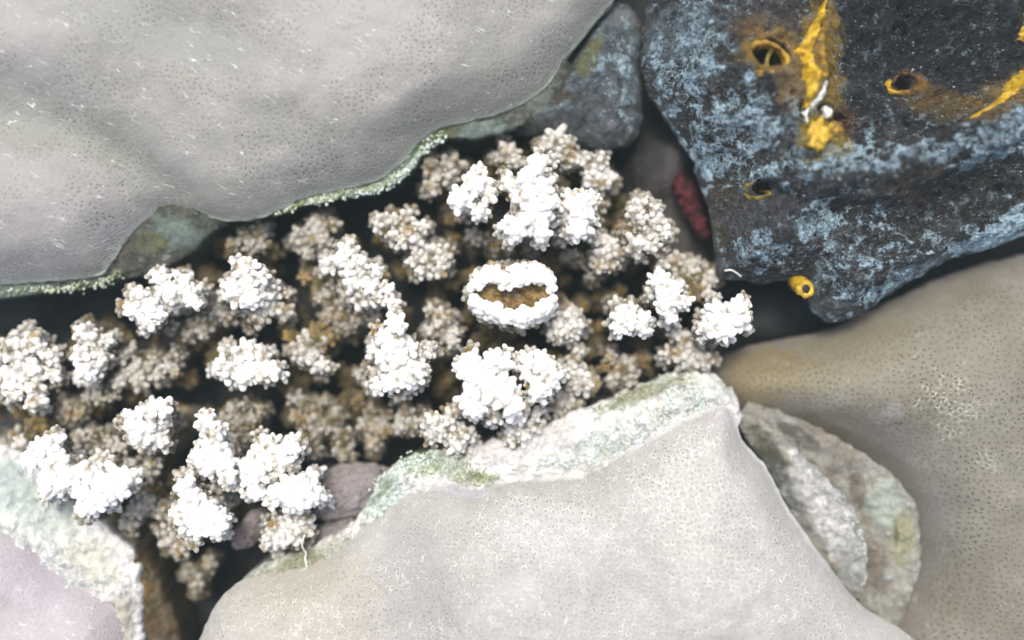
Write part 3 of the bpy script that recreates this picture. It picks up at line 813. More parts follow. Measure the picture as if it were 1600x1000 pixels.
rk = add_surface('encrusted_rock', v, f, M['dark_rock'], None,
    [(1440, 55, 190, 120, 0, (0.007, 0.009, 0.013), 1.0), (1340, 60, 60, 90, 0, (0.012, 0.016, 0.022), 0.8), (1520, 120, 120, 60, -20, (0.007, 0.009, 0.012), 0.9), (1500, 300, 120, 40, 22, (0.025, 0.02, 0.018), 0.8), (1400, 290, 60, 36, 0, (0.05, 0.03, 0.018), 0.7), (1360, 160, 60, 60, 0, (0.018, 0.02, 0.024), 0.7),
     (1180, 70, 80, 50, 10, (0.12, 0.09, 0.07), 0.6), (1225, 140, 28, 50, 0, (0.20, 0.13, 0.07), 0.75), (1160, 60, 30, 20, 30, (0.20, 0.11, 0.03), 0.6), (1110, 340, 26, 60, 18, (0.09, 0.075, 0.04), 0.8), (1140, 300, 30, 40, 20, (0.10, 0.085, 0.045), 0.5),
     (1187, 103, 54, 40, 0, (0.46, 0.27, 0.02), 0.9), (1215, 130, 44, 64, 0, (0.36, 0.24, 0.08), 0.75), (1268, 110, 40, 110, 0, (0.42, 0.28, 0.03), 0.8), (1262, 230, 48, 42, 0, (0.46, 0.33, 0.02), 0.9), (1417, 132, 26, 22, 0, (0.36, 0.18, 0.012), 0.9), (1187, 103, 27, 19, 0, (0.02, 0.016, 0.008), 0.9), (1417, 128, 14, 11, 0, (0.015, 0.013, 0.01), 0.9), (1183, 298, 14, 11, 0, (0.015, 0.014, 0.012), 0.9), (1300, 205, 26, 24, 0, (0.14, 0.06, 0.02), 0.85), (1460, 175, 80, 30, -12, (0.20, 0.12, 0.02), 0.8), (1570, 150, 70, 30, 20, (0.34, 0.22, 0.03), 0.85), (1595, 50, 20, 50, 0, (0.30, 0.19, 0.03), 0.75),  # near-black blobs at the holes: inner shade painted into the colour
     (1450, 190, 40, 20, 0, (0.10, 0.07, 0.02), 0.6), (1200, 340, 90, 30, 0, (0.10, 0.095, 0.11), 0.5), (1275, 430, 16, 40, 12, (0.05, 0.05, 0.045), 0.8), (1060, 60, 50, 50, 0, BLUE, 0.5)],
    15, [(1130, 220, 90, 60, 30, 0.8), (1070, 90, 50, 80, 0, 0.75), (1260, 265, 110, 26, 10, 0.8), (1400, 260, 100, 22, 10, 0.7), (1540, 230, 110, 45, 20, 0.85), (1268, 350, 44, 26, 10, 1.0), (1560, 365, 110, 26, 24, 1.3), (1400, 440, 100, 18, 28, 0.9), (1340, 420, 80, 50, 0, 0.5), (1190, 400, 60, 24, -20, 0.7),
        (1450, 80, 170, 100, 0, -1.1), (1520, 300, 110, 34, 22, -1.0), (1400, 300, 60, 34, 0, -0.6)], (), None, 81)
tag(rk, 'large dark encrusted rock in the upper right, crusted pale blue and holed by yellow sponge', 'rock')

GR_OUT = [(905, 70), (930, 28), (958, 2), (985, 8), (1004, 40), (1000, 100), (1004, 150), (1002, 195), (985, 222), (945, 232), (900, 222), (860, 214), (815, 206), (800, 190), (830, 160), (870, 120)]
v, f, sf = star(pts(GR_OUT, -40), P(925, 140, -40), -50, 20, 26, 14, 70, 360, 60, [(960, 110, 50, 80, 0, 8)], [(6, 40, 5, 0.62), (2.5, 10, 3, .6)], (3, 16), (), -215, 20, 91, 1.2)
gr = add_surface('encrusted_rock', v, f, M['grey_rock'], None,
    [(920, 90, 18, 40, -25, (0.22, 0.23, 0.07), 0.8), (868, 150, 26, 18, 40, (0.09, 0.06, 0.025), 0.8), (850, 190, 60, 18, 10, (0.06, 0.055, 0.05), 0.7), (940, 210, 60, 18, 0, (0.12, 0.125, 0.13), 0.5), (975, 30, 26, 20, 0, (0.3, 0.31, 0.31), 0.6), (990, 215, 14, 10, 30, (0.10, 0.07, 0.02), 0.8)],
    -30, [(980, 110, 18, 90, 0, 0.8), (950, 100, 40, 60, 0, 0.5)], (), None, 91)
tag(gr, 'small blue-grey rock wedged between the upper left boulder coral and the dark rock', 'rock')

# pink coralline lumps in the crevice
def lump(px, py, z, r, rot, label, seed, blobs=()):
    v, f = blob_mesh(r, seed, 5, 0.22, 1.5)
    v += 3.2 * np.stack([fbm(v / 8.0, 4, seed + q, 0.65) for q in range(3)], 1)
    a = math.radians(rot)
    x, y = P(px, py, z)
    w = np.c_[v[:, 0] * math.cos(a) - v[:, 1] * math.sin(a) + x, v[:, 0] * math.sin(a) + v[:, 1] * math.cos(a) + y, v[:, 2] + z]
    o = add_surface('coralline_lump', w, f, M['pink'], None, blobs, z, (), (), None, seed)
    tag(o, label, 'coralline algae')
lump(545, 768, -50, (76, 40, 44), 22, 'long pinkish grey coralline lump between the bright coral and the bottom boulder rim', 5, [(540, 750, 50, 20, 20, (0.42, 0.35, 0.35), 0.6)])
lump(392, 826, -38, (36, 19, 24), 48, 'small purple-pink coralline nub left of the grey-white coral branch', 6, [(385, 835, 22, 18, 45, (0.36, 0.25, 0.24), 0.7)])
lump(520, 826, -58, (48, 16, 24), 24, 'thin grey coralline strip below the longer pinkish lump', 8)

# ================================================================== SPONGES
def empty(name, x, y, z, label, cat, group=None):
    o = bpy.data.objects.new(name, None)
    C.objects.link(o)
    o.location = Vector((x, y, z)) * S
    o.empty_display_size = 0.01
    return tag(o, label, cat, group)

def part(name, v, f, mat, parent, label=None):
    org = np.array(parent.location) / S
    v = np.asarray(v) - org
    o = obj(name, mesh_from(name, v, f, mat), parent)
    if label:
        o['label'] = label
    return o

ZR = 60
def onrock(px, py):
    x, y = P(px, py, ZR)
    return x, y, drop(rk_bvh, x, y, 40)

def ridge(parent, left, right, mat, hump, name='ridge', seed=1, amp=(3, 12, 4)):
    zl = 0
    v, f = band(pts(left, ZR), pts(right, ZR), -3, -3, hump=hump, step=2.5, across=16, amp=amp, jitter=(1.5, 8), seed=seed, skirt=False, on=rk_bvh)
    return part(name, v, f, mat, parent)

sx, sy, sz = onrock(1255, 110)
sp = empty('yellow_sponge', sx, sy, sz, 'bright yellow sponge with a tall ridge and a large webbed opening on the dark rock', 'sponge')
ridge(sp, [(1284, 4), (1266, 36), (1252, 62), (1242, 78), (1246, 100), (1245, 130), (1245, 158), (1244, 178)], [(1288, 8), (1280, 40), (1270, 66), (1262, 88), (1264, 115), (1268, 135), (1262, 156), (1252, 176)], M['yellow'], 12, seed=3)
ridge(sp, [(1280, 30), (1270, 62), (1262, 88), (1264, 112), (1268, 132)], [(1286, 30), (1288, 62), (1286, 88), (1292, 112), (1290, 134)], M['ochre'], 7, 'side_wall', seed=4)
ridge(sp, [(1220, 92), (1232, 84), (1244, 76)], [(1222, 100), (1236, 93), (1250, 88)], M['yellow'], 4, 'bridge', seed=6)
ridge(sp, [(1276, 124), (1270, 146), (1258, 164), (1244, 176), (1244, 200)], [(1283, 128), (1280, 152), (1268, 170), (1254, 184), (1249, 204)], M['white'], 5, 'pale_edge', seed=5)
ox, oy, oz = onrock(1187, 103)
oz = max(onrock(1187, 66)[2], onrock(1150, 103)[2], onrock(1225, 103)[2]) - 3
v, f = ring_mesh(ox, oy, oz, 29, 21, 6, 1.5, seed=2, on=rk_bvh)
os1 = part('rim', v, f, M['ochre'], sp)
for path in ([(-26, 3), (-10, -6), (4, -8)], [(4, -8), (6, 4), (12, 20)], [(4, -8), (2, -22)], [(4, -8), (12, -14), (24, -12)], [(-22, -12), (-8, -14), (4, -10)]):
    pp = resample(smooth_path(np.array(path, float), False, 3), 12, False)
    v, f = tube(np.c_[pp[:, 0] + ox, pp[:, 1] + oy, np.full(12, oz - 16) - 5 * np.sin(np.linspace(0, 3.14, 12))], 3.4 + 1.6 * np.abs(np.linspace(-1, 1, 12)))
    part('web_strand', v, f, M['web'], sp)
bx, by, bz = onrock(1262, 222)
s2 = empty('yellow_sponge', bx, by, bz, 'mustard yellow sponge lump just below the tall yellow ridge', 'sponge')
v, f = blob_mesh((16, 20, 9), 9, 4, 0.5, 2.6)
part('lump', v + np.array([bx, by, bz]), f, M['yellow'], s2)
bx2, by2, bz2 = onrock(1302, 206)
v, f = blob_mesh((12, 14, 6), 12, 4, 0.4, 2.4)
part('shoulder', v + np.array([bx2 - 4, by2 - 2, bz2]), f, M['ochre'], s2, 'rust brown shoulder')
px_, py_, pz_ = onrock(1288, 178)
v, f = blob_mesh((10, 13, 9), 14, 3, 0.3, 1.5)
o = obj('shell_chip', mesh_from('shell_chip', v, f, M['white']), None, (px_, py_, pz_ + 5))
tag(o, 'cream white shell chip lying beside the foot of the yellow ridge', 'shell')

ox, oy, oz = onrock(1417, 128)
oz = max(onrock(1417, 104)[2], onrock(1395, 128)[2]) - 2
s3 = empty('orange_sponge', ox, oy, oz, 'orange sponge ring round a small dark hole on the blackest part of the rock', 'sponge')
v, f = ring_mesh(ox, oy, oz, 13, 10, 7, 3, seed=4, on=rk_bvh)
part('rim', v, f, M['ochre'], s3)
ox, oy, oz = onrock(1183, 298)
s4 = empty('brown_sponge', ox, oy, oz, 'dull brown sponge opening in the lower left part of the rock', 'sponge')
v, f = ring_mesh(ox, oy, max(onrock(1183, 274)[2], onrock(1162, 298)[2]) - 3, 14, 10, 5, 3, seed=7, on=rk_bvh)
part('rim', v, f, M['web'], s4)

# small tube sponge at the rock's lower edge
tx, ty = P(1258, 452, 20)
s5 = empty('tube_sponge', tx, ty, -4, 'tiny orange-yellow tube sponge with a dark mouth at the lower edge of the rock', 'sponge')
path = np.array([(tx - 4, ty + 16, -14), (tx - 2, ty + 8, 0), (tx, ty + 2, 14), (tx, ty, 24)])
v, f = tube(path, [15, 14, 13, 12], 20)
part('tube', v, f, M['yellow'], s5)
v, f = ring_mesh(tx, ty, 24, 6, 6, 7, 3, 32, seed=5)
part('mouth_rim', v, f, M['yellow'], s5)
v, f = blob_mesh((6.2, 6.2, 3), 3, 3, 0.05)
part('mouth', v + np.array([tx, ty, 24.5]), f, M['cavity'], s5)

# sponge along the right edge of the photo
ex, ey, ez = onrock(1580, 130)
s6 = empty('yellow_sponge', ex, ey, ez, 'yellow sponge ridge tapering to a thin line at the right edge of the photo', 'sponge')
ridge(s6, [(1500, 190), (1530, 172), (1562, 148), (1585, 118), (1620, 92), (1680, 70)], [(1502, 194), (1534, 178), (1570, 158), (1600, 138), (1640, 122), (1690, 100)], M['yellow'], 8, seed=9)
ex, ey, ez = onrock(1600, 35)
s7 = empty('yellow_sponge', ex, ey, ez, 'yellow sponge patch in the top right corner above the thin yellow ridge', 'sponge')
ridge(s7, [(1586, 62), (1592, 36), (1596, 10), (1606, -20)], [(1606, 66), (1616, 40), (1622, 10), (1630, -20)], M['yellow'], 7, seed=10)

# red sponge in the gap
rx_, ry_ = P(1085, 322, -40)
s8 = empty('red_sponge', rx_, ry_, -60, 'dark red encrusting sponge patch on the left foot of the dark rock', 'sponge')
for (px, py, r, sd_, n) in ((1076, 298, (17, 26, 12), 31, 'lobe'), (1097, 348, (15, 24, 12), 33, 'lobe'), (1086, 324, (16, 20, 11), 35, 'lobe'), (1068, 280, (10, 13, 9), 37, 'lobe'), (1104, 362, (9, 12, 8), 39, 'lobe')):
    v, f = blob_mesh(r, sd_, 4, 0.6, 2.6)
    x, y = P(px, py, -40)
    a = 0.5
    v = np.c_[v[:, 0] * math.cos(a) - v[:, 1] * math.sin(a), v[:, 0] * math.sin(a) + v[:, 1] * math.cos(a), v[:, 2]]
    part(n, v * 0.9 + np.array([x, y, -64]), f, M['red'], s8)

# little white threads
def thread(name, p, rad, label, cat):
    q = resample(smooth_path(np.array(p, float), False, 3), 24, False)
    v, f = tube(q, rad, 7)
    o = obj(name, mesh_from(name, v, f, M['white']))
    tag(o, label, cat)
def P3(px, py, z):
    return (*P(px, py, z), z)
thread('worm_tube', [P3(1132, 423, 6), P3(1142, 422, 8), P3(1150, 426, 7), P3(1158, 432, 4)], 1.5, 'fine white curled worm tube at the lower left tip of the dark rock', 'worm tube')
thread('mucus_thread', [P3(476, 836, 22), P3(472, 852, 12), P3(478, 864, 2), P3(477, 874, 2), P3(480, 886, 8)], 1.7, 'thin white thread hanging from the coral onto the bottom boulder edge', 'thread')

# ================================================================== CAULIFLOWER CORALS
ICO_V, ICO_F = blob_mesh((1, 1, 1), 1, 2, 0.0)
ICO_V, ICO_F = np.array(ICO_V), np.array(ICO_F)

def spheres_mesh(sph, voxel, smooth_it=9):
    vv = np.vstack([ICO_V * r + np.array(c) for (c, r) in sph])
    nf = len(ICO_V)
    ff = np.vstack([ICO_F + nf * k for k in range(len(sph))])
    me = bpy.data.meshes.new('tmp')
    fill_mesh(me, vv, ff)
    ob = bpy.data.objects.new('tmp', me)
    C.objects.link(ob)
    md = ob.modifiers.new('r', 'REMESH')
    md.mode = 'VOXEL'
    md.voxel_size = voxel
    ms = ob.modifiers.new('s', 'SMOOTH')
    ms.iterations = smooth_it
    ms.factor = 0.5
    dg = bpy.context.evaluated_depsgraph_get()
    ev = ob.evaluated_get(dg)
    m2 = ev.to_mesh()
    n = len(m2.vertices)
    v = np.empty(n * 3)
    m2.vertices.foreach_get('co', v)
    v = v.reshape(-1, 3)
    li = np.empty(len(m2.loops), np.int32)
    m2.loops.foreach_get('vertex_index', li)
    f = li.reshape(-1, 4)                                # the voxel surface is all quads
    ev.to_mesh_clear()
    bpy.data.objects.remove(ob)
    bpy.data.meshes.remove(me)
    return v, f

def spread_points(n, rnd, zmin):
    """roughly even unit vectors with z > zmin"""
    out = []
    tries = 0
    md = 1.75 * math.sqrt(2 * math.pi * (1 - zmin) / n / math.pi)
    while len(out) < n and tries < 4000:
        tries += 1
        z = rnd.uniform(zmin, 1)
        a = rnd.uniform(0, 2 * math.pi)
        q = Vector((math.sqrt(1 - z * z) * math.cos(a), math.sqrt(1 - z * z) * math.sin(a), z))
        if all((q - o).length > md * (0.8 if tries < 2000 else 0.6) for o in out):
            out.append(q)
    return out

def lobe_variant(r, length, kr, seed, voxel):
    rnd = random.Random(seed)
    core = r * 0.78
    sph = []
    z = -r
    while z > -length:
        t = (-z - r) / max(length - r, 1)
        sph.append((Vector((0, 0, z)), core * (1 - 0.18 * t)))
        z -= core * 0.5
    # finger-like nubs radiate from the sides of the lobe, low ones cover its crown
    n_head = max(7, int(1.25 * (r / kr) ** 2))
    for q in spread_points(n_head, rnd, -0.35):
        k = kr * rnd.uniform(0.7, 1.2)
        side = max(0.0, 1 - max(0.0, q.z) * 1.25)
        base = Vector((0, 0, -r)) + q * core * 0.95
        reach = k * (rnd.uniform(0.15, 0.4) + side * rnd.uniform(0.35, 1.15))
        d = (q + Vector((rnd.uniform(-.25, .25), rnd.uniform(-.25, .25), 0.1))).normalized()
        for t in (0.0, 0.35, 0.7, 1.0):
            sph.append((base + d * reach * t, k * (1.0 - 0.14 * t)))
        for _ in range(3):                               # tiny warts
            g = Vector((rnd.gauss(0, 1), rnd.gauss(0, 1), rnd.gauss(0, 1))).normalized()
            if g.dot(d) > -0.2:
                sph.append((base + d * reach + g * k * 0.72, k * rnd.uniform(0.25, 0.38)))
    zz = -r * 1.4
    off = 0
    while zz > -length:
        m = max(3, int(2 * math.pi * core / (kr * 3.0)))
        for i in range(m):
            if rnd.random() < 0.25:
                continue
            a = 2 * math.pi * (i + off) / m + rnd.uniform(-.4, .4)
            q = Vector((math.cos(a), math.sin(a), 0.5)).normalized()
            k = kr * rnd.uniform(0.55, 1.0)
            b0 = Vector((0, 0, zz + rnd.uniform(-3, 3))) + Vector((q.x, q.y, 0)) * core * 0.9
            reach = k * rnd.uniform(0.3, 1.2)
            for t in (0.0, 0.5, 1.0):
                sph.append((b0 + q * reach * t, k * (1 - 0.15 * t)))
        off += 0.5
        zz -= kr * 2.4
    v, f = spheres_mesh(sph, voxel)
    zc = np.clip(v[:, 2], -length, -r)
    dist = np.sqrt(v[:, 0] ** 2 + v[:, 1] ** 2 + (v[:, 2] - zc) ** 2)
    knob = np.clip((dist - core * 1.0) / (kr * 1.3), 0, 1)
    v = v + (0.35 * fbm(v / 3.0, 2, seed))[:, None]
    height = np.clip((-v[:, 2] - r * 0.9) / (length * 0.8), 0, 1)
    return mesh_from('lobe', v, f, M['coral'], True, {'knob': knob, 'height': height}), v, f, knob, height

VAR = {'S': [lobe_variant(9.5, 46, 4.2, 100 + i, 1.0) for i in range(4)],
       'M': [lobe_variant(13.5, 58, 5.2, 200 + i, 1.1) for i in range(5)],
       'L': [lobe_variant(19, 66, 6.2, 300 + i, 1.25) for i in range(4)]}
RAD = {'S': 9.5, 'M': 13.5, 'L': 19}

def branch_mesh(rb, h, seed):
    """stout bumpy stalk from z = 0 up to h"""
    rnd = random.Random(seed)
    sph = []
    z = 0
    while z < h - rb * 0.8:
        sph.append((Vector((0, 0, z)), rb * (0.75 + 0.2 * z / h)))
        z += rb * 0.45
    top = h - rb * 0.8
    sph.append((Vector((0, 0, top)), rb * 0.85))
    kr = 5.4
    for q in spread_points(max(8, int(1.6 * (rb / kr) ** 2)), rnd, -0.1):
        k = kr * rnd.uniform(0.75, 1.1)
        sph.append((Vector((0, 0, top)) + q * (rb * 0.85 + k * 0.25), k))
    zz = top - 8
    while zz > h * 0.35:
        m = max(5, int(2 * math.pi * rb / (kr * 3.2)))
        for i in range(m):
            a = rnd.uniform(0, 2 * math.pi)
            k = kr * rnd.uniform(0.7, 1.0)
            sph.append((Vector((math.cos(a) * rb * 0.9, math.sin(a) * rb * 0.9, zz + rnd.uniform(-4, 4))), k))
        zz -= 11
    v, f = spheres_mesh(sph, 1.7)
    zc = np.clip(v[:, 2], 0, top)
    dist = np.sqrt(v[:, 0] ** 2 + v[:, 1] ** 2 + (v[:, 2] - zc) ** 2)
    knob = np.clip((dist - rb * 0.9) / 5.5, 0, 1)
    height = np.clip((h - v[:, 2]) / (h * 0.9), 0, 1)
    return v, f, knob, height

# every branch: colony, default height z, default whiteness w, tips (px, py, radius[, z, w])
BR = []
def lift(z):
    z = z * 0.72 if z < 0 else z
    return z + max(0.0, z + 40) * 1.1
def B(colony, z, w, *tips):
    lw = lambda q: q if q < 0.28 else q + 0.08 * (1 - q)
    full = [(t + (z,) * (len(t) < 4) + (w,) * (len(t) < 5)) for t in tips]
    BR.append((colony, lift(z), w, [(t[0], t[1], t[2] * 1.06, lift(t[3]), lw(t[4])) for t in full]))
# --- right colony
B('R', 14, 1.0, (743, 277, 18), (715, 310, 16), (752, 332, 11), (728, 318, 14, 4, .95), (728, 338, 9, -45, .6), (765, 300, 15, 4, .85))
B('R', 24, 1.0, (792, 279, 14, 8, .9), (825, 268, 16), (842, 246, 16), (851, 283, 14), (845, 323, 20), (862, 316, 15), (801, 363, 18), (849, 369, 12), (840, 345, 16), (790, 358, 11, 8, .9), (831, 374, 10, -45, .55), (820, 300, 15), (810, 325, 12, -5, .7))
B('R', 18, 1.0, (902, 321, 16), (919, 312, 12), (904, 360, 15), (878, 334, 18, 4, .85), (889, 303, 12, 0, .85), (916, 340, 12), (885, 355, 14, -5, .7), (878, 376, 12, -35, .5), (941, 316, 12, -45, .45), (935, 343, 12, -50, .4))
B('R', -45, .5, (673, 255, 14), (708, 257, 22), (671, 294, 14), (706, 277, 15), (682, 277, 11))
B('R', -40, .6, (796, 235, 18), (785, 250, 11), (806, 250, 11))
B('R', -35, .62, (869, 211, 18), (889, 222, 16), (853, 224, 13), (884, 244, 18), (895, 254, 13))
B('R', -35, .66, (919, 244, 12), (941, 248, 12), (955, 275, 14), (928, 268, 18), (941, 288, 13), (922, 288, 13))
B('R', -80, .35, (867, 268, 9), (880, 285, 8), (856, 300, 8))
B('R', -62, .42, (770, 389, 9), (834, 389, 9), (752, 372, 9), (800, 392, 8), (735, 365, 9))
B('R', -28, .66, (590, 349, 16), (616, 346, 16), (635, 337, 12), (611, 368, 11), (662, 354, 11), (638, 362, 14), (628, 378, 10), (650, 375, 15))
B('R', -32, .66, (676, 390, 14), (702, 397, 12), (645, 404, 10), (674, 414, 16), (688, 423, 12), (657, 425, 11), (690, 408, 11))
B('R', -46, .6, (671, 483, 9), (688, 488, 9), (702, 498, 10), (683, 507, 10), (669, 519, 10), (698, 531, 9), (709, 538, 8), (714, 519, 8), (690, 520, 9), (700, 550, 8, -60, .4))
B('R', 12, 1.0, (616, 496, 14), (599, 522, 14), (616, 533, 20), (591, 555, 12), (622, 566, 22), (644, 544, 14, 4, .9), (664, 552, 12, -5, .8), (675, 547, 9, -15, .7), (608, 606, 16), (638, 594, 18), (655, 592, 13), (580, 603, 13, -22, .7), (577, 586, 12, -22, .65), (560, 589, 8, -45, .5), (585, 536, 10, -20, .7), (627, 622, 10, -25, .55), (596, 578, 10, -20, .6), (655, 575, 13, 0, .85))
B('R', -45, .52, (633, 648, 12), (624, 667, 12), (644, 667, 12), (660, 640, 9, -60, .35))
B('R', -12, .74, (672, 659, 13), (675, 681, 16), (708, 684, 16), (720, 701, 13), (728, 684, 13), (703, 655, 12), (694, 673, 14))
B('R', -28, .7, (866, 509, 12), (884, 494, 14), (902, 512, 13), (875, 524, 13), (890, 521, 12), (898, 500, 11))
B('R', 22, 1.0, (722, 572, 15), (731, 557, 12), (734, 590, 16), (758, 584, 20), (770, 560, 13), (788, 566, 16), (770, 608, 22), (728, 632, 18), (737, 646, 12), (791, 608, 20), (797, 629, 16), (809, 644, 15), (773, 656, 13, 5, .9))
B('R', 20, 1.0, (821, 560, 11, 5, .85), (824, 578, 16, 10, .9), (845, 569, 14), (857, 602, 16), (842, 606, 16), (863, 590, 14), (842, 620, 12))
B('R', -34, .64, (902, 557, 12), (896, 572, 12), (908, 587, 15), (920, 605, 13), (905, 607, 12), (872, 572, 9, -45, .5))
B('R', -44, .56, (872, 632, 13), (890, 626, 13), (899, 634, 12), (878, 646, 10))
B('R', -18, .7, (839, 646, 10), (815, 665, 16), (800, 676, 12), (836, 667, 12), (820, 684, 12), (797, 690, 10))
B('R', -34, .64, (937, 370, 11), (959, 376, 13), (969, 395, 14), (943, 398, 14), (956, 414, 12), (937, 418, 11), (953, 392, 12), (892, 398, 9, -55, .5), (908, 408, 9, -55, .5), (924, 434, 9, -60, .45))
B('R', -14, .7, (1007, 312, 14), (994, 328, 14), (1026, 322, 11), (1030, 341, 14), (1004, 346, 18), (1036, 363, 15), (1014, 366, 16), (994, 386, 16), (978, 363, 12, -25, .35), (1023, 389, 11), (1045, 367, 8))
B('R', -38, .58, (1030, 408, 12), (1052, 405, 14), (1081, 421, 16), (1103, 427, 13), (1116, 436, 13), (1065, 434, 14), (1103, 442, 14), (1081, 459, 16, -30, .35), (1110, 461, 10))
B('R', 12, 1.0, (1034, 437, 12), (1058, 446, 11), (1039, 459, 15), (1062, 469, 11), (1042, 478, 14), (1049, 498, 10), (1020, 461, 12, -10, .7))
B('R', 2, .95, (972, 498, 14), (988, 504, 17), (1004, 514, 12), (969, 514, 11), (1010, 498, 12), (962, 476, 10, -25, .6), (988, 485, 12, -10, .8))
B('R', 6, .97, (1155, 478, 15), (1167, 501, 14), (1148, 498, 15), (1126, 482, 14), (1119, 504, 16), (1142, 520, 12), (1103, 517, 13), (1132, 523, 10), (1110, 488, 13, -5, .75))
B('R', -34, .58, (1055, 517, 13), (1065, 555, 15), (1097, 555, 15), (1107, 567, 12), (1078, 536, 13), (1081, 570, 16), (1039, 555, 10), (1097, 536, 12))
B('R', -46, .5, (985, 575, 14), (966, 591, 14), (953, 555, 9), (988, 594, 12), (943, 575, 8, -60, .25), (1005, 560, 9, -60, .3))
# --- upper left colony
B('U', -66, .42, (404, 354, 11), (381, 368, 12), (410, 385, 10), (359, 382, 10), (400, 368, 12), (388, 387, 9))
B('U', -56, .5, (489, 344, 17), (518, 346, 12), (462, 380, 13), (506, 380, 12), (486, 375, 12), (467, 363, 10), (478, 399, 9), (500, 360, 12))
B('U', -18, .84, (539, 385, 17), (503, 411, 14), (545, 402, 14), (546, 426, 18), (554, 447, 18), (580, 450, 14), (590, 421, 9), (563, 409, 9), (566, 474, 15), (609, 454, 10), (594, 471, 10), (618, 476, 9), (520, 405, 11))
B('U', -60, .42, (508, 462, 12), (518, 480, 11), (537, 498, 10), (513, 498, 10), (522, 440, 9), (570, 495, 12), (551, 512, 10), (494, 466, 9), (540, 470, 10), (590, 500, 10), (530, 520, 9), (470, 430, 8, -80, .35), (495, 440, 8, -80, .35))
B('U', -36, .62, (476, 544, 20), (490, 530, 16, -42, .2), (465, 554, 16), (504, 577, 12), (448, 524, 12, -50, .15), (495, 513, 10, -50, .15), (515, 525, 10, -50, .2), (482, 562, 14))
B('U', -14, .9, (369, 562, 20), (348, 584, 15), (336, 572, 12), (374, 596, 14), (408, 591, 12), (429, 582, 15), (393, 577, 18), (410, 555, 15, -18, .8), (348, 550, 13, -25, .7), (381, 547, 15))
B('U', -6, .85, (244, 430, 13), (206, 462, 13), (196, 486, 17), (220, 483, 18), (240, 495, 12), (223, 512, 14), (254, 452, 16), (273, 459, 18), (285, 440, 14), (297, 457, 14), (278, 427, 9, -35, .5), (307, 476, 9), (314, 452, 11, -25, .6))
B('U', -4, .86, (376, 411, 17), (355, 445, 15), (379, 440, 17), (405, 430, 10), (393, 457, 18), (357, 459, 14), (379, 473, 13), (422, 452, 13, -20, .7), (448, 459, 8, -35, .6), (410, 476, 15, -22, .65), (398, 500, 18, -26, .6), (448, 495, 15, -32, .55), (424, 485, 14, -28, .6))
B('U', -55, .5, (328, 505, 12), (359, 495, 11), (323, 466, 12), (287, 529, 10), (263, 512, 8), (299, 507, 9), (316, 521, 9), (340, 480, 10))
B('U', -66, .4, (454, 617, 10), (468, 627, 11), (490, 634, 12), (529, 650, 14), (476, 658, 11), (493, 682, 14), (518, 668, 12), (543, 688, 14), (490, 710, 10), (540, 714, 14), (468, 690, 10), (504, 628, 9), (455, 650, 9))
B('U', -72, .34, (577, 640, 11), (585, 668, 13), (602, 674, 11), (580, 700, 12), (568, 668, 10), (605, 650, 10), (555, 625, 9))
# --- far left colony
B('F', -52, .56, (194, 547, 11), (180, 560, 10), (245, 561, 9), (276, 559, 10), (264, 572, 8), (276, 582, 8), (230, 577, 12), (209, 572, 11), (247, 590, 12), (209, 589, 13), (177, 602, 12), (214, 602, 10), (187, 588, 11))
B('F', -22, .76, (125, 513, 14), (134, 529, 15), (168, 526, 11), (120, 555, 14, -14, .9), (144, 551, 14), (158, 560, 12), (137, 572, 14), (125, 589, 14, -12, .92), (141, 589, 12))
B('F', -22, .76, (50, 521, 15), (14, 543, 20), (36, 543, 18), (62, 537, 12), (82, 555, 12), (12, 586, 20), (5, 607, 18), (48, 582, 18), (14, 625, 12), (53, 615, 15), (53, 637, 14), (86, 586, 12), (-30, 560, 20), (-30, 600, 20))
B('F', -62, .42, (91, 620, 10), (103, 634, 10), (101, 647, 12), (137, 620, 8), (156, 622, 8), (125, 649, 9), (177, 618, 8), (43, 670, 14, -60, .2), (58, 672, 10, -60, .2), (14, 684, 13), (22, 701, 13, -45, .6), (150, 600, 9))
# --- lower left colony
B('L', 16, 1.0, (73, 688, 14), (57, 700, 12), (42, 717, 13), (78, 735, 18), (86, 717, 14), (104, 751, 20), (70, 751, 13), (65, 772, 12), (90, 768, 12))
B('L', 16, 1.0, (135, 740, 18), (151, 766, 20), (182, 746, 18), (203, 748, 14), (190, 772, 13), (140, 798, 16), (125, 803, 12), (156, 787, 13), (109, 722, 12, -8, .75), (151, 714, 12, -12, .7), (168, 724, 11, -12, .65), (120, 775, 14))
B('L', -46, .5, (120, 686, 11), (143, 679, 10), (135, 697, 12), (166, 687, 10), (185, 700, 10))
B('L', 4, .95, (205, 652, 16), (198, 670, 15), (216, 673, 18), (234, 648, 15), (252, 635, 14), (252, 663, 13, -5, .75), (239, 687, 15, -4, .85), (252, 695, 13, -8, .8), (213, 689, 12))
B('L', -50, .5, (218, 801, 14), (192, 827, 14), (229, 788, 12), (216, 762, 10), (229, 737, 10), (240, 720, 9), (205, 800, 12))
B('L', 18, 1.0, (316, 655, 16), (329, 674, 16), (326, 703, 20), (306, 716, 14), (322, 735, 15), (351, 728, 18), (358, 751, 12), (303, 740, 11, -10, .8))
B('L', 12, .95, (377, 732, 16), (380, 757, 11), (399, 744, 17), (415, 694, 17, 6, .85), (399, 718, 15, 4, .85), (450, 697, 13), (466, 701, 10), (444, 720, 14), (431, 738, 16, 6, .88), (396, 776, 12))
B('L', 18, 1.0, (441, 773, 22), (470, 770, 20), (460, 789, 16), (425, 773, 14), (505, 777, 10, -5, .8), (482, 746, 13, 0, .85), (488, 775, 14))
B('L', -14, .76, (425, 825, 16), (447, 819, 16), (470, 829, 18), (428, 848, 16), (457, 841, 14), (473, 809, 14), (415, 844, 12))
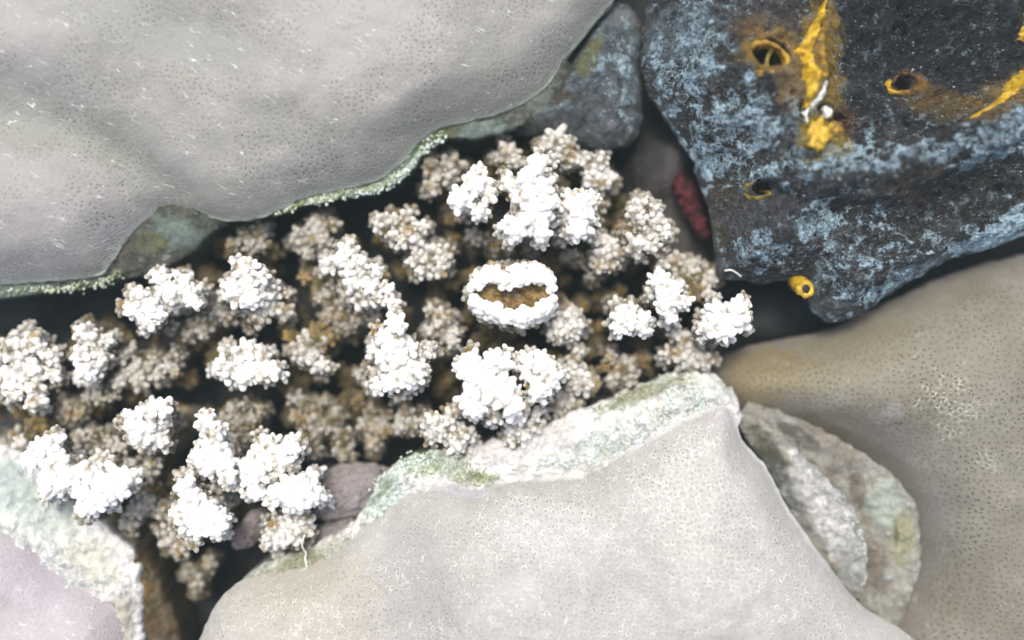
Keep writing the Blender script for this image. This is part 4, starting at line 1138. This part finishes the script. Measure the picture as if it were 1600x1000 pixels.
B('L', 18, 1.0, (281, 755, 14), (290, 774, 17), (287, 799, 18), (281, 816, 16), (306, 832, 18), (329, 819, 15), (345, 818, 14), (326, 800, 13), (302, 808, 20), (338, 837, 11), (332, 766, 13, -14, .5))
B('L', -40, .5, (255, 793, 14), (268, 848, 18), (257, 834, 12), (284, 861, 10))
B('L', -88, .32, (303, 893, 14), (306, 918, 12), (326, 880, 12), (290, 898, 11))
B('L', -52, .45, (361, 640, 10), (386, 630, 9), (361, 675, 11), (396, 656, 10), (345, 659, 10), (364, 701, 11, -40, .15), (410, 640, 9), (380, 690, 9))

COL = {'R': (880, 470, 'large white-tipped cauliflower coral in the middle, bearing the lip-shaped brown slit'),
       'U': (420, 500, 'greyish cauliflower coral thicket below the triangular ledge of the upper left boulder coral'),
       'F': (110, 580, 'blurred tan-white cauliflower coral running out of the left edge of the photo'),
       'L': (270, 750, 'brilliant white cauliflower coral between the mint slope and the pinkish lumps, lower left')}
roots = {}
for k, (px, py, lab) in COL.items():
    x, y = P(px, py, -150)
    roots[k] = empty('cauliflower_coral', x, y, -200, lab, 'coral', 'branching cauliflower corals in the crevice')

def place_lobe(parent, pl, tip, axis, r, w, rnd):
    cls = 'S' if r < 11.5 else ('M' if r < 16.5 else 'L')
    me = rnd.choice(VAR[cls])[0]
    o = bpy.data.objects.new('lobe', me)
    C.objects.link(o)
    o.parent = parent
    q = axis.to_track_quat('Z', 'Y') @ Quaternion((0, 0, 1), rnd.uniform(0, 6.28))
    o.rotation_mode = 'QUATERNION'
    o.rotation_quaternion = q
    s = r / RAD[cls] * 1.04
    o.scale = (s, s, s)
    o.location = (tip - pl) * S
    o['whiteness'] = float(w)
    o['ochre'] = 0.85 if (w < 0.37 and tip.z > -58) else 0.0
    o['olive'] = 0.0
    return o

FLOOR_B = -205
rnd = random.Random(5)
for bi, (ck, zb, wb, tips) in enumerate(BR):
    root = roots[ck]
    rl = Vector(root.location) / S
    tw = [Vector(P3(t[0], t[1], t[3])) for t in tips]
    ctr = sum(tw, Vector()) / len(tw)
    spread = sum((Vector((t.x, t.y, 0)) - Vector((ctr.x, ctr.y, 0))).length for t in tw) / len(tw)
    zt = sum(t.z for t in tw) / len(tw)
    rb = max(9, min(28, spread * 0.72))
    top = zt - 8 - rb * 0.2
    bl_ = Vector((ctr.x * 1.0, ctr.y, FLOOR_B))
    sat = []
    for t, p in zip(tips, tw):                           # lower, greyer lobes shouldering out below the tips
        for _ in range(2):
            if t[4] < 0.3:
                continue
            dx, dy = t[0] - (sum(q[0] for q in tips) / len(tips)), t[1] - (sum(q[1] for q in tips) / len(tips))
            g = math.atan2(dy, dx) + rnd.uniform(-1.2, 1.2)
            rr = t[2] * rnd.uniform(0.6, 1.35)
            zz = t[3] - rnd.uniform(14, 60)
            sat.append((t[0] + rr * math.cos(g), t[1] + rr * math.sin(g), rnd.uniform(8.5, 12.5), zz, t[4] * rnd.uniform(0.5, 0.9)))
    v, f, kn, hg = branch_mesh(rb, top - FLOOR_B, 500 + bi)
    VV, FF, KN, HG, PL, nb = [v], [f], [kn], [hg * 0.5], [np.full(len(v), max(0.0, wb * 0.85 - 0.08))], len(v)
    for (tx_, ty_, r_, z_, w_) in sat:
        p = Vector(P3(tx_, ty_, z_))
        ax = (p - Vector((ctr.x, ctr.y, z_ - 80))).normalized()
        cls = 'S' if r_ < 11.5 else 'M'
        _, v2, f2, k2, h2 = rnd.choice(VAR[cls])
        m = np.array((ax.to_track_quat('Z', 'Y') @ Quaternion((0, 0, 1), rnd.uniform(0, 6.28))).to_matrix())
        VV.append((v2 * (r_ / RAD[cls])) @ m.T + np.array(p - bl_))
        FF.append(f2 + nb)
        nb += len(v2)
        KN.append(k2)
        HG.append(h2)
        PL.append(np.full(len(v2), w_))
    me = mesh_from('branch', np.vstack(VV), np.vstack(FF), M['coral'], True, {'knob': np.concatenate(KN), 'height': np.concatenate(HG), 'pallor': np.concatenate(PL)})
    bo = obj('branch', me, root, tuple(bl_ - rl))
    bo['whiteness'] = 0.0
    for t, p in zip(tips, tw):
        base = Vector((ctr.x, ctr.y, p.z - 85))
        ax = (p - base)
        ax.z += 10
        ax.normalize()
        lo = place_lobe(bo, bl_, p, ax, t[2], min(1.0, t[4] + rnd.uniform(-.05, .05)), rnd)
        if math.hypot(t[0] - 808, t[1] - 318) < 20:
            lo['olive'] = 0.7

# low side knobs: the dim undergrowth of each colony, too dense and dark to count
def inside(poly, x, y):
    c = False
    n = len(poly)
    for i in range(n):
        x1, y1 = poly[i]
        x2, y2 = poly[(i + 1) % n]
        if (y1 > y) != (y2 > y) and x < (x2 - x1) * (y - y1) / (y2 - y1) + x1:
            c = not c
    return c
LOWPOLY = {'R': [(700, 235), (800, 230), (930, 250), (990, 330), (1060, 400), (1110, 460), (1090, 560), (1000, 590), (930, 630), (800, 670), (680, 670), (640, 600), (590, 560), (640, 470), (580, 360), (640, 320)],
           'U': [(350, 370), (500, 340), (600, 420), (600, 540), (600, 690), (470, 710), (430, 610), (300, 560), (210, 500), (260, 440)],
           'F': [(-30, 530), (150, 510), (280, 560), (300, 600), (150, 650), (-20, 690)],
           'L': [(90, 690), (200, 650), (280, 640), (400, 640), (470, 740), (440, 830), (280, 850), (190, 820), (100, 760)]}
for k, poly in LOWPOLY.items():
    xs = [p[0] for p in poly]
    ys = [p[1] for p in poly]
    area_n = {'R': 190, 'U': 120, 'F': 50, 'L': 90}[k]
    vv, fo, kk, hh, base = [], [], [], [], 0
    cnt = 0
    while cnt < area_n:
        x, y = rnd.uniform(min(xs), max(xs)), rnd.uniform(min(ys), max(ys))
        if not inside(poly, x, y):
            continue
        cnt += 1
        z = rnd.uniform(-118, -72)
        _, v, f, kn, hg = rnd.choice(VAR['S'] if rnd.random() < .6 else VAR['M'])
        wx, wy = P(x, y, z)
        ax = Vector((rnd.uniform(-.6, .6), rnd.uniform(-.6, .6), 1)).normalized()
        m = np.array((ax.to_track_quat('Z', 'Y') @ Quaternion((0, 0, 1), rnd.uniform(0, 6.28))).to_matrix())
        s = rnd.uniform(.8, 1.15)
        vv.append((v * s) @ m.T + np.array([wx, wy, z]))
        fo.append(f + base)
        base += len(v)
        kk.append(kn)
        hh.append(hg)
    root = roots[k]
    V = np.vstack(vv) - np.array(root.location) / S
    o = obj('side_knobs', mesh_from('side_knobs', V, np.vstack(fo), M['coral'], True, {'knob': np.concatenate(kk), 'height': np.concatenate(hh)}), root)
    o['whiteness'] = 0.05
    o['kind'] = 'stuff'

# the lip-shaped slit on its own branch
lipb = roots['R']
LZ = 60
lc = Vector(P3(800, 461, LZ))
rl = Vector(lipb.location) / S
bl_ = Vector((lc.x, lc.y, FLOOR_B))
v, f, kn, hg = branch_mesh(30, LZ - 36 - FLOOR_B, 900)
v[:, 0] *= 1.5
bo = obj('branch', mesh_from('branch', v, f, M['coral'], True, {'knob': kn, 'height': hg * 0.5}), lipb, tuple(bl_ - rl))
bo['whiteness'] = 0.3
bo['label'] = 'branch opening in a lip-shaped brown slit'
for arc, sgn in (([(736, 453), (744, 446), (755, 440), (768, 438), (782, 441), (797, 443), (812, 438), (828, 435), (844, 436), (856, 443), (864, 452)], -1),
                 ([(736, 464), (746, 472), (758, 477), (772, 483), (786, 487), (802, 490), (820, 488), (836, 484), (850, 477), (860, 470), (866, 463)], 1)):
    sph = []
    q = resample(smooth_path(np.array(arc, float), False, 4), 30, False)
    for i, (a, b) in enumerate(q):
        x, y, z = P3(a, b, LZ + 2)
        endf = min(1, min(i, 29 - i) / 6 + 0.35)
        for dz in (-12, -22, -34):
            sph.append((Vector((x, y - sgn * 2, z + dz)) - bl_, 7.0 * endf))
            sph.append((Vector((x, y - sgn * 8, z + dz - 5)) - bl_, 7.5 * endf))
            sph.append((Vector((x, y - sgn * 15, z + dz - 26)) - bl_, 8.0 * endf))
        for off, dz in ((-6, -9), (0, -3), (6, -3), (12, -8), (17, -20), (21, -30), (23, -42)):
            if rnd.random() < 0.7:
                xx, yy, z2 = P3(a + rnd.uniform(-3, 3), b + sgn * (off + rnd.uniform(-2.5, 2.5)) * (0.5 + 0.5 * endf), LZ + 2 + dz + rnd.uniform(-4, 5))
                sph.append((Vector((xx, yy, z2)) - bl_, rnd.uniform(3.4, 7.2)))
    v, f = spheres_mesh(sph, 1.2)
    zz = v[:, 2] + bl_.z
    o = obj('lip', mesh_from('lip', v, f, M['coral'], True, {'knob': np.full(len(v), .8), 'height': np.clip((LZ - 10 - zz) / 30, 0, 1)}), bo)
    o['whiteness'] = 1.0
n, m = 40, 12
v, f = [], []
for i in range(n):
    g = 2 * math.pi * i / n
    for k in range(m):
        t = (k + 1) / m
        x = 60 * t * math.cos(g)
        y = 27 * t * math.sin(g) * (1 - 0.2 * abs(math.cos(g)))
        v.append((x, y, -30 + 24 * t))
v = np.array(v)
v[:, 2] += 7 * fbm(v / 11.0, 4, 77, 0.65)
v = np.vstack([v, [[0, 0, -31]]])
for i in range(n):
    j = (i + 1) % n
    for k in range(m - 1):
        f.append((i * m + k, i * m + k + 1, j * m + k + 1, j * m + k))
    f.append((n * m, i * m, j * m))
o = obj('slit', mesh_from('slit', v, f, M['slit']), bo, (lc.x + 2 - bl_.x, lc.y - bl_.y, LZ - 8 - bl_.z))
for (px, py, r, z, w) in ((770, 413, 12, -30, .55), (792, 410, 12, -30, .55), (813, 410, 12, -30, .55), (831, 417, 11, -34, .5), (758, 505, 12, -32, .55), (797, 513, 13, -30, .6), (813, 516, 11, -30, .6), (842, 505, 12, -32, .55), (727, 458, 11, -30, .5), (865, 440, 11, 0, .8)):
    z += 35
    p = Vector(P3(px, py, z))
    ax = (p - Vector((lc.x, lc.y, z - 70))).normalized()
    place_lobe(bo, bl_, p, ax, r, w, rnd)

# ================================================================== short algae turf on the dead margins (uncountable)
def turf(px_list, z0, n, mat, bv, height=(5, 10), spread=12, name='algae_turf', parent=None, label=None):
    vv, fo, base = [], [], 0
    q = resample(smooth_path(np.array(px_list, float), False, 5), 80, False)
    for i in range(n):
        a = q[rnd.randrange(80)]
        x, y = P(a[0] + rnd.gauss(0, spread * .5), a[1] + rnd.gauss(0, spread * .5), z0)
        z = drop(bv, x, y, -999)
        if z < -60:
            continue
        h = rnd.uniform(*height)
        d = Vector((rnd.uniform(-.8, .8), rnd.uniform(-.8, .8), 1)).normalized()
        w = rnd.uniform(.7, 1.3)
        p0 = Vector((x, y, z - 1))
        p1 = p0 + d * h * .55
        p2 = p1 + (d + Vector((rnd.uniform(-.7, .7), rnd.uniform(-.7, .7), 0))).normalized() * h * .45
        for p_, wr in ((p0, w), (p1, w * .8), (p2, w * .35)):
            for g in (0, 2.1, 4.2):
                vv.append(p_ + Vector((math.cos(g) * wr, math.sin(g) * wr, 0)))
        for lv in (0, 3):
            for g in range(3):
                h2 = (g + 1) % 3
                fo.append((base + lv + g, base + lv + h2, base + lv + 3 + h2, base + lv + 3 + g))
        fo.append((base + 6, base + 7, base + 8))
        base += 9
    o = obj(name, mesh_from(name, np.array([tuple(a) for a in vv]), fo, mat), parent)
    o['kind'] = 'stuff'
    if label:
        o['label'] = label
    return o
def nodules(path, z0, n, spread, mat, parent, rr=(2, 4.5)):
    """tiny knobs of algae along a rim, too many to count"""
    q = resample(smooth_path(np.array(path, float), False, 5), 200, False)
    vv, fo, base = [], [], 0
    tv_, tf_ = blob_mesh((1, 1, 1), 3, 1, 0.3, 1.3)
    for i in range(n):
        a = q[rnd.randrange(200)]
        x, y = P(a[0] + rnd.gauss(0, spread), a[1] + rnd.gauss(0, spread), z0)
        r = rnd.uniform(*rr)
        vv.append(tv_ * r + np.array([x, y, z0 + rnd.uniform(-8, 2)]))
        fo += [tuple(k + base for k in t) for t in tf_]
        base += len(tv_)
    o = obj('algae_nodules', mesh_from('algae_nodules', np.vstack(vv), fo, mat), parent)
    o['kind'] = 'stuff'
nodules([(480, 312), (540, 302), (590, 292), (626, 272), (646, 252), (656, 236), (668, 226), (690, 216)], -18, 900, 3.5, M['pale_turf'], tl, (1.2, 3.6))
nodules([(0, 452), (60, 450), (150, 442), (185, 425)], -16, 260, 5, M['turf'], tl, (1.2, 3.2))
nodules([(430, 334), (470, 318), (540, 300), (600, 284), (650, 226), (690, 206)], -13, 520, 3, M['turf'], tl, (1.2, 3.2))
br_bvh = bvh_of(br1v, br1f)
turf([(575, 800), (590, 768), (615, 740), (650, 722), (690, 712), (720, 728)], -10, 1100, M['pale_turf'], br_bvh, (6, 12), 24, parent=bt)
turf([(650, 718), (690, 722), (740, 742), (770, 745)], -10, 420, M['turf'], br_bvh, (5, 10), 14, parent=bt)
turf([(930, 640), (980, 618), (1030, 596), (1080, 592)], -14, 520, M['turf'], br_bvh, (5, 10), 16, parent=bt)
nodules([(600, 775), (640, 735), (720, 735), (800, 730), (900, 720), (960, 690), (1030, 655), (1100, 625)], -2, 900, 12, M['pale_turf'], bt, (1.0, 3.0))
turf([(900, 712), (980, 680), (1060, 630), (1110, 615)], -10, 600, M['pale_turf'], br_bvh, (4, 8), 26, parent=bt)
turf([(400, 898), (450, 880), (510, 858), (550, 835)], -14, 420, M['turf'], br_bvh, (4, 9), 12, parent=bt)
